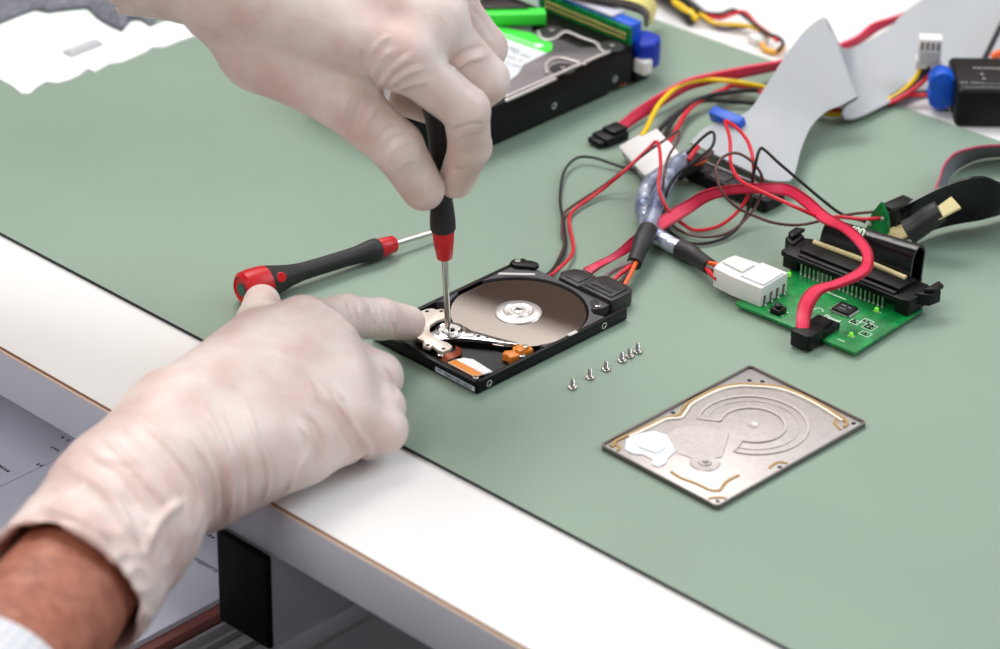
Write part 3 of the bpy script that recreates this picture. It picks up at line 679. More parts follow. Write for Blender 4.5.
for i, (x, y) in enumerate(((-18.2, 18.4), (-16.4, 18.4), (-14.2, 23), (-12.2, 23), (-10.6, 19), (-8.4, 19), (-10.6, 21.4), (-8.4, 21.4), (-6.6, 13), (-18, 20.2))):
    b = MB(); b.box(x, x+1.4, y, y+.9, 3.6, 4.1, 0); b.box(x-.3, x, y, y+.9, 3.6, 4.1, 1); b.box(x+1.4, x+1.7, y, y+.9, 3.6, 4.1, 1); b.build('resistor', [M_dark, M_sol], AB)
# chip
b = MB(); b.box(-31.4, -21.6, 21, 29.6, 4.0, 5.4); ch = b.build('chip', M_blk, AB, bevel=.3)
b = MB()
for i in range(14):
    t = -30.7+i*.65; b.box(t, t+.3, 19.7, 21, 3.62, 4.3); b.box(t, t+.3, 29.6, 30.9, 3.62, 4.3)
    u = 21.4+i*.56; b.box(-32.7, -31.4, u, u+.28, 3.62, 4.3); b.box(-21.6, -20.3, u, u+.28, 3.62, 4.3)
b.build('chip_legs', M_sol, ch)
b = MB(); marks(b, 6, 1.3, Matrix.Translation((-26.5, 26.6, 5.4))); marks(b, 6, 1, Matrix.Translation((-26.5, 23.8, 5.4))); b.build('chip_print', mat('grey_print', (150, 150, 150), .6), ch)
# lights
M_led = mat('green_lamp', (150, 240, 90), .2, emit=((120, 235, 60), .25), trans=.3)
for x, y in ((-66.5, 34.5), (-14.4, 34.4), (-9.4, 6.6)):
    b = MB(); b.box(x-1.6, x+1.6, y-1, y+1, 3.6, 4.2, 1); b.lathe([(1.15, 4.2), (1.15, 5.2), (.85, 6.0), (.3, 6.3)], 20, T=Matrix.Translation((x, y, 0))); b.build('indicator_light', [M_led, M_sol], AB)
# push button
b = MB(); b.box(-52, -46.2, -.6, 5.2, 3.6, 6.4); b.build('push_button', M_blk, AB, bevel=.3)
b = MB(); b.cyl(-49.1, 2.3, 6.4, 8.2, 1.7); b.build('button_cap', M_dark, bpy.data.objects['push_button'], bevel=.3)
b = MB()
for x in (-53, -45.2):
    for y in (0, 4): b.box(x-.3, x+.8, y, y+.8, 3.6, 4.2)
b.build('button_legs', M_sol, bpy.data.objects['push_button'])
# header
b = MB(); b.prism([(-76, 40), (-71, 39), (-4.5, 39), (0, 40.5), (1, 58), (-3, 60), (-72, 60), (-77, 57)], 9.6, 12.6)
b.box(-75, -66.5, 40.5, 58, 3.6, 9.6); b.box(-8.5, -.5, 40.5, 58, 3.6, 9.6)
b.prism([(-67, 43), (-8, 43), (-8, 57), (-67, 57)], 12.6, 15.2); b.build('header_body', M_blk, AB, bevel=.5)
b = MB(); b.prism([(-66, 40.2), (-9, 40.2), (-9, 42.4), (-66, 42.4)], 12.6, 13.8); b.build('header_ledge', M_blk2, AB, bevel=.3)
for sx, x0 in ((-1, -76), (1, 0)):
    b = MB(); b.prism([(x0-2*sx, 47), (x0+5*sx, 50), (x0+6.5*sx, 57), (x0+4*sx, 60), (x0-1*sx, 58)], 7.5, 13.6); b.prism([(x0+1*sx, 50), (x0+5.5*sx, 53), (x0+6*sx, 60), (x0+1.5*sx, 62)], 13.6, 15.6); b.build('latch', M_blk, AB, bevel=.5)
for i in range(20):
    x = -63.6+i*2.54; b = MB(); b.box(x-.32, x+.32, 40.2, 40.85, 3.7, 9.7); b.lathe([(.75, 3.6), (.6, 4.0), (.35, 4.5)], 12, T=Matrix.Translation((x, 40.5, 0))); b.build('header_pin', M_sol, AB)
# molex plug seated on the board
MP = thing('power_plug', 'translucent white four-way power plug pushed into the left end of the green board', 'plug', AO, ATH)
b = MB(); b.prism([(-58.3, .2), (-58.3, 21.6), (-74, 21.6), (-74, 19.9), (-88, 18.4), (-89, 14), (-89, 6), (-88, 1.6), (-76, .2)], 3.7, 14.2); b.prism([(-59, 3), (-59, 19), (-73, 19), (-73, 3)], 14.2, 15.0)
b.prism([(-74, 6), (-74, 16), (-87.5, 14.5), (-87.5, 7.5)], 14.2, 15.4)
b.build('housing', M_wht, MP, bevel=.9, seg=3)
for i in range(4):
    y = 3.4+i*5.1; b = MB(); b.box(-58.25, -58.0, y-.8, y+.8, 4.6, 9, 0); b.box(-58.1, -56.8, y-.45, y+.45, 3.65, 4.2, 1); b.box(-57.9, -57.5, y-.35, y+.35, 3.7, 7.5, 1); b.build('contact', [mat('slot_brown', (110, 90, 70), .6), M_sol], MP)
def mloc(x, y, z):
    c, s_ = math.cos(ATH), math.sin(ATH); return Vector((AO.x+x*c-y*s_, AO.y+x*s_+y*c, z))
# sata plug on the board + main red cable
SP = wthing('data_cable', 'red flat data cable arching over from the open drive to the green board', 'cable', at(700, 196, 0))
def boxw(parent, name, m, c, x0, x1, y0, y1, z0, z1, bev=.5):
    b = MB(); b.box(x0, x1, y0, y1, z0, z1, T=c); return b.build(name, m, parent, world=True, bevel=bev)
TA = Matrix.Translation(AO) @ Matrix.Rotation(ATH, 4, 'Z')
b = MB(); b.prism([(-29.5, -14.5), (-28, -15.5), (-19.5, -15.5), (-18, -14), (-18, -3), (-29.5, -3)], 1.2, 9.4, T=TA); b.box(-30.5, -17.6, -4, 9, 3.7, 7.2, T=TA); b.box(-27.5, -19.5, -9, 6, 7.2, 9.2, T=TA)
b.build('board_plug', M_blk, SP, world=True, bevel=.5)
UP = [(583, 269, 4), (593, 264, 6), (615, 251.5, 8), (634, 235, 9), (662, 215, 11), (684, 201.6, 14), (706, 190, 19), (734, 185, 25), (762, 183, 29), (788.6, 184.3, 31), (810, 197, 32), (830, 214, 32), (854, 228, 33), (870, 246, 33), (873, 262, 31), (866.5, 274.6, 28), (842, 286, 25), (824, 292, 22), (815, 303, 18), (811, 314, 14), (809, 331, 8)]
LO = [(592, 274, 3.5), (600, 268, 5), (623, 256, 5), (643, 243, 5), (665, 229, 7), (690, 214, 9), (709, 201, 13), (734, 194, 20), (762, 193.5, 24), (788.6, 196.7, 26), (805, 208, 27), (820, 222, 28), (842, 232, 29), (859, 249, 30), (863, 260, 29), (857, 270, 26), (835, 281, 23), (813, 287, 20), (803, 296, 17), (797.5, 310, 13), (795, 332, 8)]
b = MB(); b.ribbon(px_line(UP), px_line(LO), 1.5, cols=6, sub=6, ms=[1, 0, 0, 0, 0, 1]); b.build('flat_cable', [M_sata, M_satad], SP, world=True)
# plug side at the open drive: data part (local frame of the drive)
TH = Matrix.Translation((-10.18, 1277.13, 0)) @ Matrix.Rotation(.794, 4, 'Z')
b = MB(); b.prism([(98.5, 30), (98.5, 43), (103, 46), (110, 43.5), (112, 40), (112, 31), (110, 30)], .8, 7.4, T=TH); b.box(101, 109, 32, 41, 7.4, 7.9, T=TH); b.build('drive_plug', M_blk2, SP, world=True, bevel=.6)
# power cable of the drive: plug, wires, sleeves
PW = wthing('power_cable', 'silver sleeved power cable splitting from the drive plug to the white plug', 'cable', at(655, 225, 0))
b = MB(); b.prism([(98.5, 8), (98.5, 29.6), (111, 29.6), (114.5, 27.6), (115.5, 25), (115.5, 13), (114, 9), (111, 7.6)], .8, 8.2, T=TH)
b.prism([(100.5, 10), (100.5, 28), (112.5, 27), (112.5, 10.5)], 8.2, 8.9, T=TH, holes=[[(102.5, 12.5), (104, 12.5), (104, 25.5), (102.5, 25.5)]]); b.build('drive_plug', M_blk2, PW, world=True, bevel=.6)
dp_ = bpy.data.objects[[o.name for o in PW.children][0]]
b = MB()
for i in range(9):
    y = 11.6+i*1.6; b.box(107, 109.5, y, y+.95, 8.88, 9.02, T=TH)
b.build('plug_ridges', M_dark, dp_, world=True)
M_slv = mat('silver_blue_film', (206, 214, 232), .25, metal=.45, bump=.9, bscale=110, bdist=.002, col2=(112, 124, 156), vscale=90)
def tubep(parent, name, m, pts, r, rr=None, n=14, world=True):
    b = MB(); b.tube(px_line(pts), r, n, sub=7, rr=rr); return b.build(name, m, parent, world=True)
s1 = [(690, 155, 13), (678, 164, 13), (668, 179, 13), (659, 198, 12), (652, 218, 11), (646, 233, 10.5)]
s2 = [(686, 160, 9), (668, 170, 8), (651, 184, 7), (643.5, 200, 6), (645, 218, 5.5), (655, 234, 5), (668, 243, 5), (684, 251, 5)]
tubep(PW, 'foil_sleeve', M_slv, s1, 0, rr=[3.4, 4.4, 4.3, 4.2, 3.9, 3.8], n=20)
tubep(PW, 'foil_sleeve', M_slv, s2, 0, rr=[3.4, 4.2, 4.4, 4.3, 4.2, 4.2, 4.2, 4.1], n=20)
M_shr = mat('black_shrink_tube', (44, 42, 44), .5, bump=.3, bscale=600, bdist=.0004)
tubep(PW, 'shrink_tube', M_shr, [(648, 230, 10.5), (643, 241, 10), (639.5, 249, 9.5), (634, 264, 8)], 0, rr=[4.9, 5.0, 4.0, 3.8])
tubep(PW, 'shrink_tube', M_shr, [(680, 249, 5), (691, 254, 5.5), (697, 258, 6), (710, 267, 7.5)], 0, rr=[4.9, 5.0, 4.2, 4.0])
for m, l1 in ((M_wire_o, [(637, 260, 9), (633, 269, 8.5), (629, 277, 7), (624, 286, 5)]), (mat('grey_insulation', (120, 104, 104), .45), [(632, 262, 9), (620, 267, 9), (610, 273, 7), (603, 280, 5)]), (M_wire_r, [(633, 263, 8), (625, 270, 8), (618, 276, 6.5), (611, 283, 5)]), (M_wire_k, [(636, 262, 7), (630, 271, 7), (624, 278, 6.5), (618, 285, 5)])):
    tubep(PW, 'power_wire', m, l1, 1.15)
for m, l1 in ((M_wire_o, [(706, 262, 9.5), (718, 265, 10.5), (732, 269, 11)]), (mat('grey_insulation', (120, 104, 104), .45), [(706, 266, 8), (718, 271, 9.5), (728, 274, 10.5)]), (M_wire_k, [(708, 269, 6.5), (716, 274, 8), (724, 279, 9.5)]), (M_wire_r, [(706, 268, 7), (711, 274, 8), (717, 279, 8.5)])):
    tubep(PW, 'power_wire', m, l1, 1.15)
# black taped knot and slim black connector under the ribbon
# ================================================================ thin loose wires
wire('thin red wire running from the open drive, looping low in front of the black connector', [(548, 277, 3), (556, 271, 4), (573, 251.6, 3), (569, 223, 2), (574, 210, 2), (600, 191, 4), (621, 174, 12), (645, 152, 20), (657, 142, 24), (660.6, 162, 24), (659, 189, 20), (668.5, 211, 12), (683, 224, 4), (694, 230, 2), (709, 229, 2), (723.6, 223.5, 4), (738, 211, 8), (747.6, 197, 14), (753, 180, 24), (753, 160, 34), (748, 142, 36), (738, 129, 34), (727, 121, 32)], .95, M_wire_r)
wire('thin red wire curving down across the grey ribbon and over to the small green board', [(725, 121, 31), (730, 140, 33), (731, 164, 32), (740, 180, 36), (758, 190, 38), (780, 200, 38), (800, 209, 36), (820, 217, 26), (840, 217, 20), (862, 219, 17), (881, 218, 16)], .95, M_wire_r)
wire('thin black wire running from the drive in a wide square loop behind it', [(544, 276, 3), (552, 270, 4), (565, 249, 2), (563.6, 223, 2), (560, 199, 2), (564, 172, 3), (577, 158, 4), (595, 158, 4), (616, 165, 3), (637, 171, 1.5), (652, 170, 1.5)], .75, M_wire_k)
wire('thin dark wire twisted beside the red one and crossing the white plug', [(546, 276, 2), (553, 269.5, 2), (564, 246, 1.5), (562, 233, 2), (563.6, 215, 2), (574, 205, 2), (600, 188, 4), (626.5, 168, 12), (650, 150, 22), (668, 138, 26), (678, 131, 28), (678, 140, 28), (668, 158, 24), (664, 178, 20), (663, 205, 10), (670, 222, 2), (685, 233, 2), (705, 237, 2), (728, 233, 2.5), (748, 217, 6), (759, 200, 12), (764, 180, 24)], .7, M_wire_b)
wire('thin black wire with a tall narrow loop that sweeps low round the front', [(687, 154, 26), (700, 140, 32), (711, 132, 36), (714.5, 137, 36), (711, 148, 34), (696, 160, 30), (676, 176, 22), (667, 192, 16), (663, 214, 6), (668, 229, 1.5), (685, 241, 1.5), (705, 243.5, 1.5), (728, 236, 2), (742, 222, 4), (750, 203, 12), (752, 184, 26), (756, 162, 38), (759.5, 150, 42), (764, 149.5, 42), (780, 164, 38), (800, 181, 32), (825, 202, 22), (842, 214, 16), (866, 222, 13)], .8, M_wire_k)
wire('thin brown wire in a round loop over the ribbon ending at the small green board', [(764, 186, 24), (760, 172, 32), (750, 160, 36), (736, 153, 38), (723, 157, 36), (716, 168, 34), (718, 182, 30), (724, 195, 26), (738, 208, 20), (757, 217, 16), (775, 223, 14), (799, 225, 13), (824, 220, 16), (852, 214, 17), (879, 211.5, 18)], .75, M_wire_b)
# ================================================================ small upright green board and its grey ribbon
SG = wthing('small_circuit_board', 'small green board standing on edge behind the black header', 'circuit board', at(878, 240, 0))
e0, e1, e2, e3 = at(866, 226, 8), at(882, 202, 25), at(888, 217, 20), at(884, 246, 1)
e0 = at(864, 238, 1)
nrm = (e2-e0).cross(e1-e0).normalized()
b = MB(); k = [e0, e3, at(889, 230, 9), at(888.5, 217, 17), e1, at(873, 213, 18)]; n_ = len(k); b.add([p+nrm*.8 for p in k]+[p-nrm*.8 for p in k], [tuple(range(n_)), tuple(reversed(range(n_, 2*n_)))]+[(i, (i+1) % n_, (i+1) % n_+n_, i+n_) for i in range(n_)]); b.build('board', M_pcb, SG, world=True)
for x, y, z in ((881, 212, 18), (882, 218.5, 16), (870, 224, 12), (871, 220, 13), (876, 216, 15)):
    b = MB(); b.lathe([(1.1, 0), (.9, .8), (.4, 1.2)], 12, T=frame(at(x, y, z)+(0, -1, 0) if False else at(x, y, z), (1, 0, 0), z=(-.3, -.8, .4))); b.build('solder_joint', M_sol, SG, world=True)
GR = wthing('ribbon_cable', 'narrow grey ribbon cable with a red edge curving to the right border', 'cable', at(940, 200, 0))
b = MB(); b.ribbon(px_line([(1060, 150, 16), (1020, 145, 16), (998, 145, 16), (975, 147, 15), (955, 153, 15), (944, 165, 14), (939, 180, 14), (932, 193, 13), (915, 203, 12), (898, 208, 12)]), px_line([(1060, 160, 3), (1020, 157, 2), (1000, 157, 1), (980, 159, 1), (963, 166, 1), (951, 175, 1), (945, 186, 1), (937, 198, 1), (920, 209, 2), (900, 217, 3)]), .9, cols=8, sub=6, ms=[1]+[0]*7)
b.build('flat_cable', [mat('grey_ribbon', (112, 112, 118), .5), mat('ribbon_red_edge', (176, 62, 92), .5)], GR, world=True)
b = MB(); b.box(-8, 8, -4, 4, 0, 15, T=frame(at(896, 228, 0), (1, .9, 0), z=(0, 0, 1))); b.box(-6, 6, -5.2, -4, 4, 11, T=frame(at(896, 228, 0), (1, .9, 0), z=(0, 0, 1))); b.build('plug', M_blk, GR, world=True, bevel=.8)
# ================================================================ black ribbon cable of the header
BR = thing('ribbon_cable', 'glossy black wrapped ribbon cable rolling out of the header towards the right border', 'cable', AO, ATH)
M_gl = mat('glossy_black_tape', (20, 18, 24), .22, bump=.25, bscale=90, bdist=.002)
A = [Vector((-64, y, z)) for y, z in ((55.5, 13), (56, 17), (57.5, 21.5), (60.5, 24.5), (64, 24.5), (66.5, 21), (66.5, 15), (66, 9), (67, 4))]
B = [Vector((-10.5, y, z)) for y, z in ((55.5, 13), (56, 19), (57, 25.5), (60, 29), (64, 29), (66.5, 25), (66, 18), (65.5, 10), (66.5, 4))]
b = MB(); b.ribbon(A, B, 1.2, cols=2, sub=6); rl = b.build('rolled_end', M_gl, BR)
xd = TA.to_3x3() @ Vector((1, 0, .085)); zd = TA.to_3x3() @ Vector((0, -.72, .69)); T = frame(at(857.5, 232.5, 25.6)+zd*.9, xd, z=zd); b = MB(); add_text(b, '400', 6, T, th=.5, bold=.2); b.build('roll_print', M_silk, rl, world=True)
M_crm = mat('cream_insulation', (214, 200, 150), .5)
b = MB(); b.tube([Vector((-66, 53.2, 15.4)), Vector((-38, 53.4, 16)), Vector((-11.5, 53.2, 15.6))], 1.35, 12); b.build('cream_cord', M_crm, BR)
b = MB(); b.ribbon(px_line([(886, 214, 16), (905, 205, 22), (930, 192, 28), (955, 182, 32), (975, 177, 34), (988, 178, 34), (1003, 184, 32), (1040, 190, 30)]), px_line([(905, 240, 3), (917, 236, 3), (938, 228, 3), (960, 223, 3), (978, 220, 3), (990, 217, 3), (1005, 213, 3), (1040, 205, 3)]), 1.2, cols=2, sub=6)
b.build('wrapped_ribbon', M_gl, BR, world=True)
WB = wthing('wire_bundle', 'bundle of cream wires in a black sleeve lying in front of the glossy black ribbon', 'wire bundle', at(915, 230, 0))
for i in range(7):
    o_ = (i-3)*1.5
    c = at(894, 234, 9); d_ = (at(950, 200, 24)-c).normalized(); sd = Vector((d_.y, -d_.x, 0)).normalized()
    b = MB(); b.tube([at(888+abs(i-3)*1.0, 236, 6)+sd*o_*1.2, at(908, 225, 12)+sd*o_*1.0+Vector((0, -4, 0)), at(930, 211, 21)+sd*o_*.8+Vector((0, -7, 0)), at(955, 198, 27)+sd*o_*1.1+Vector((0, -5, 0))], .95, 8); b.build('cream_wire', M_crm, WB, world=True)
P_ = [at(907, 227, 12), at(918, 220, 16), at(929, 212, 20.5), at(939, 205.5, 24)]
b = MB(); b.tube([p+Vector((0, -5.5, 0)) for p in P_], 0, 20, rr=[6.6, 6.2, 6.2, 5.6]); b.build('black_sleeve', M_shr, WB, world=True)
# ================================================================ grey wide ribbon cable
GW = wthing('ribbon_cable', 'wide pale grey ribbon cable folding up to a peak and off to the top right', 'cable', at(780, 180, 0))
M_rib = mat('pale_grey_ribbon', (170, 172, 175), .5, sss=.1)
n = M_rib.node_tree.nodes
A = [(690, 143, 9), (706, 128, 10), (728, 121, 12), (748, 112, 16), (765, 88, 24), (785, 57, 34), (805, 31, 42), (824, 18, 46), (832, 30, 42), (840, 46, 26), (850, 48, 12), (868, 41, 9), (888, 30, 9), (905, 12, 10), (925, -2, 10), (960, -30, 8), (1000, -60, 6)]
B = [(768, 181, 9), (781, 182, 9), (793, 178, 9), (801, 150, 10), (811, 127, 13), (826, 112, 17), (842, 105, 20), (857, 97, 22), (854, 101, 17), (846, 106, 12), (842, 113, 8), (846, 119, 5), (860, 117, 4), (885, 105, 4), (912, 92, 3), (950, 88, 1), (1010, 72, 1)]
b = MB(); b.ribbon(px_line(A), px_line(B), 1.0, cols=20, sub=5); b.build('flat_cable', M_rib, GW, world=True)
bt = MB(); bt.box(-10, 10, -1, 4.5, 0, 7, T=frame(at(727, 126, 10), at(743, 132, 10)-at(712, 120, 10), z=(0, -.5, .86))); bt.box(-5, -2.5, -1.4, -1, 1, 6, T=frame(at(727, 126, 10), at(743, 132, 10)-at(712, 120, 10), z=(0, -.5, .86)))
bt.build('blue_clip', M_blue, GW, world=True, bevel=.6)
xv = at(772, 205, 6)-at(700, 175, 6); T = frame(at(736, 192, 0), xv, z=(0, 0, 1)); L_ = xv.length/2+3
b = MB(); b.box(-L_, L_, -9, 7, .3, 7.4, T=T); pk_ = b.build('end_connector', M_blk, GW, world=True, bevel=1.6, seg=3)
b = MB(); b.box(-L_+2, -2, -7.5, 1, 7.4, 7.9, T=T); b.box(0, L_-3, -7.5, 1, 7.4, 7.9, T=T); b.build('connector_face', M_blk2, pk_, world=True, bevel=.2)
b = MB(); b.box(-L_+4, L_-2, 2.4, 3.4, 7.4, 8.2, T=T); b.build('connector_rib', mat('grey_line', (150, 148, 148), .4), pk_, world=True)
# black taped knot where the sleeves start
b = MB(); b.tube(px_line([(700, 158, 10), (691, 162, 11), (682, 168, 8), (676, 176, 5)]), 0, 14, rr=[2.5, 5.5, 5.8, 4], sub=6); b.build('black_tape_wrap', M_shr, PW, world=True)
for m, l1 in ((M_wire_r, [(689, 160, 15), (693, 153, 17), (698, 147, 16)]), (M_wire_b, [(692, 163, 14), (703, 158, 17), (712, 152, 14)]), (M_wire_o, [(694, 164, 13), (701, 162, 13), (706, 159, 13)])): tubep(PW, 'power_wire', m, l1, 1.3)
# ================================================================ white plug with coloured wires -> small white connector
HN = wthing('wire_harness', 'white four-hole plug with yellow, black and red wires behind the open drive', 'wire harness', at(641, 150, 0))
M0 = at(618, 146, 8); MU = at(644, 175.5, 8)-M0; MV = at(647, 122.5, 16)-M0; MV = MV-MU*(MV.dot(MU)/MU.dot(MU)); Lh = MU.length; Dv = MV.length
T = frame(M0, MU, MV) @ Matrix.Translation((0, 0, -8))
b = MB(); b.prism([(0, .5), (2, 0), (Lh-2, 0), (Lh, .5), (Lh, Dv*.62), (Lh-2.5, Dv*.66), (Lh-3, Dv+2), (3, Dv+2), (2.5, Dv*.66), (0, Dv*.62)], .4, 8, T=T); hh = b.build('housing', M_wht, HN, world=True, bevel=.7)
for i in range(4):
    b = MB(); b.lathe([(1.55, -.12), (1.5, .02), (.1, .02)], 18, T=T @ Matrix.Translation((Lh*(.14+.24*i), -.02, 4.8)) @ Matrix.Rotation(PI/2, 4, 'X')); b.build('socket_hole', mat('slot_brown', (110, 90, 70), .6), hh, world=True)
hw = [(M_wire_y, [(641, 137, 9), (647, 128, 8), (652, 117, 8), (661, 102, 9), (679, 86, 9), (702, 80, 9), (728, 81, 9), (749, 84, 8), (769, 89, 6), (795, 103, 3), (823, 113, 3), (844, 114, 3), (870, 108, 3), (892, 98, 4), (906, 88, 8), (918, 74, 14), (921, 62, 20)]),
      (M_wire_k, [(652, 138, 5), (662, 127, 5), (675, 115, 6), (700, 99, 7), (728, 92.5, 6), (762, 91, 5), (795, 105, 2), (845, 110, 2), (885, 100, 3), (910, 84, 9), (922, 72, 15), (925, 63, 20)]),
      (M_wire_k, [(658, 145, 4), (664, 136, 4), (679, 113, 5), (702, 101, 5), (728, 101, 4), (751, 103, 3), (795, 108, 1.5), (845, 111, 1), (888, 102, 3), (914, 85, 9), (926, 73, 15), (929, 64, 20)]),
      (M_wire_r, [(662, 152, 4), (672, 138, 4), (684, 116, 5), (698, 102, 6), (721, 91, 6), (742, 86, 5), (795, 104, 5), (830, 110, 5), (883, 104, 3), (900, 98, 5), (918, 86, 9), (930, 73, 15), (934, 64, 20)])]
for m, l1 in hw: b = MB(); b.tube(px_line(l1), 1.35, 10, sub=6); b.build('coloured_wire', m, HN, world=True)
T = frame(aty(928, 66, at(921, 62, 20).y), (1, -.05, 0), z=(0, -.12, 1)); sc_ = 1.0
b = MB(); b.box(-7.2, 7.2, -3.5, 3.5, 0, 5.5, T=T); b.box(-6.2, 6.2, -4, 3, 5.5, 19, T=T); cn = b.build('small_connector', M_wht, HN, world=True, bevel=.6)
for i in range(4):
    b = MB(); b.box(-5.2+i*2.9, -3.7+i*2.9, -4.15, -3.95, 12.5, 17, T=T); b.build('connector_slot', mat('slot_grey', (128, 118, 112), .6), cn, world=True)
b = MB(); b.box(-4.8, 4.8, -4.12, -3.95, 4, 11, T=T); b.build('connector_panel', mat('panel_grey', (196, 192, 188), .5), cn, world=True)
wire('red wire joining the harness behind the small white connector', [(905, 95, 5), (920, 95, 5), (936, 95, 7), (948, 92, 9)], 1.3, M_wire_r)
# second red flat cable with black plug
R2 = wthing('data_cable', 'red flat data cable with an open black plug lying behind the white plug', 'cable', at(607, 140, 0))
b = MB(); b.ribbon(px_line([(616, 125, 6), (628, 115, 7), (640, 106, 8), (663, 92, 10), (686, 80, 11), (709, 74, 12), (744, 67, 12), (779, 61, 11), (820, 50, 9), (854, 38, 9), (872, 24, 10), (890, 18, 9), (904, 13, 7), (925, 0, 4)]), px_line([(624, 131, 2), (634, 124, 2), (645, 117, 2), (663, 105, 3), (686, 91, 4), (709, 84, 5), (744, 77, 5), (776, 70, 4), (820, 60, 3), (858, 44, 3), (877, 31, 4), (893, 23, 4), (908, 14, 3), (930, 4, 2)]), 1.5, cols=4, sub=6, ms=[0, 0, 0, 1]); b.build('flat_cable', [M_sata, M_satad], R2, world=True)
xv = at(588, 139, 3)-at(618, 127, 3); T = frame(at(609.5, 141, 0), xv, z=(0, 0, 1))
b = MB(); b.box(-8.5, 7.5, -6, 6, .3, 5.2, T=T); b.box(-9, 1.5, -4.6, 4.6, 5.2, 7.2, T=T); b.box(7.5, 11.5, -5, 5, .8, 4.2, T=T); b.build('plug', M_blk, R2, world=True, bevel=.7)
# ================================================================ 3.5 inch drive
DTH = math.radians(46); DO = at(632, 86, 0)
D3 = thing('hard_drive', 'large closed black hard drive with white and green label behind the upper hand', 'hard drive', DO, DTH)
def dl(x, y, z):
    g = at(x, y, z)-DO; c, s_ = math.cos(DTH), math.sin(DTH); return (g.x*c+g.y*s_, -g.x*s_+g.y*c)
M_d3 = mat('black_drive_case', (9, 9, 10), .4, spec=.25)
M_d3t = mat('grey_drive_cover', (118, 113, 116), .35, metal=.6)
b = MB(); b.box(-147, 0, 0, 101.6, 3, 24.2); b.box(-147, -18, 1, 100, .3, 3); b.build('case', M_d3, D3, bevel=1)
cv = [(-145, 2.4), (-60, 2.4), (-56, 3.4), (-42, 3.4), (-38, 2.4), (-22, 2.4), (-17, 6), (-17, 12), (-24, 17), (-24, 34), (-21, 38), (-27, 41), (-27, 52), (-19, 56), (-19, 99), (-145, 99)]
b = MB(); b.prism(cv, 24.2, 25.2); b.build('cover', M_d3t, D3, bevel=.5)
b = MB()
for pts in ([(538, 32), (541, 39), (549, 41), (557, 38), (562, 34), (568, 33), (582, 39), (596, 44), (600, 50), (604, 53)], [(547, 74), (546, 66), (552, 60), (562, 59), (574, 62), (586, 65)], [(505, 98), (530, 87), (553, 77), (580, 65), (610, 52)], [(505, 102), (530, 91), (556, 79)]):
    strip(b, [dl(x, y, 25.2) for x, y in pts], 2.1, 25.1, 26.4)
b.build('cover_bead', mat('bead_metal', (206, 200, 200), .3, metal=.7), D3, bevel=.3)
for x, y in ((551.6, 31.4), (612, 46.7), (562.6, 69)):
    p = dl(x, y, 25.2); b = MB(); b.lathe([(7, 25.2), (6.8, 25.5), (.1, 25.5)], 28, 0, Matrix.Translation((*p, 0))); q_ = b.build('screw_recess', M_dark, D3)
    b = MB(); b.lathe([(1.7, 25.4), (1.6, 26.3), (.1, 26.4)], 16, 0, Matrix.Translation((*p, 0))); b.build('screw_head', M_steel, q_)
for x, z in ((-14, 9), (-62, 9)):
    T = frame((x, -.02, z), (1, 0, 0), (0, 0, 1)); b = MB(); b.lathe([(1.9, -.3), (1.9, .15), (1.2, .15), (1.0, -.2), (.1, -.2)], 20, T=T); b.build('side_screw_hole', M_steel, D3)
b = MB(); b.box(-10, -5, -.15, .1, 2.6, 4.0); b.build('side_contact', mat('copper', (150, 80, 50), .4, metal=.6), D3)
M_grn = mat('vivid_green_label', (60, 216, 62), .4); M_lab = mat('white_label', (212, 214, 216), .5)
b = MB(); b.prism([dl(x, y, 25.3) for x, y in ((470, 24), (500, 27), (530, 33), (547, 39), (552.5, 44), (552, 50), (547, 53), (530, 47), (497, 35), (470, 26))], 25.2, 25.4, 1)
b.prism([dl(x, y, 25.3) for x, y in ((470, 26), (497, 35), (530, 47), (547, 53), (523, 65), (518, 74), (510, 80), (498, 84), (430, 110), (430, 20))], 25.2, 25.35, 0)
lb_ = b.build('label', [M_lab, M_grn], D3)
T = frame((0, 0, 0), (-1, -.05, 0), z=(0, 0, 1))
b = MB(); p = dl(515, 38, 25.4); dirv = Vector((*dl(540, 45, 25.4), 0))-Vector((*dl(505, 33, 25.4), 0)); T = frame((*p, 25.42), dirv, z=(0, 0, 1)); marks(b, 15, 2.4, T)
p = dl(538.5, 45.5, 25.4); b.cyl(p[0], p[1], 25.4, 25.45, 2.6); b.build('label_print', M_silk, lb_)
b = MB()
for k_, (s_t, x, y, z) in enumerate((('x'*5, 513, 49, 3.6), ('x'*9, 520, 54, 2.8), ('x'*12, 513, 58, 2.4), ('x'*9, 511, 64, 2.6))):
    p = dl(x, y, 25.4); marks(b, len(s_t), z*.7, frame((*p, 25.36), dirv, z=(0, 0, 1)))
b.build('label_text', mat('label_ink', (110, 112, 124), .6), lb_)
# green fronted box on the drive
GB = wthing('green_case', 'slim vivid green case with a black lid lying on the large drive', 'case', at(515, 26, 25.4))
p0, p1 = at(546, 25.5, 25.5), at(462, 27, 25.5); dx_ = (p0-p1).normalized(); T = frame(p1, dx_, z=(0, 0, 1)); Lg = (p0-p1).length
b = MB(); b.box(0, Lg, 0, 9, 0, 6.8, T=T); b.build('body', M_grn, GB, world=True, bevel=.6)
b = MB(); b.prism([(0, 7), (Lg-9, 7), (Lg-17, 14), (Lg-22, 19), (Lg-28, 17), (0, 15)], 6.8, 8.2, T=T); b.build('lid', M_blk2, GB, world=True, bevel=.4)
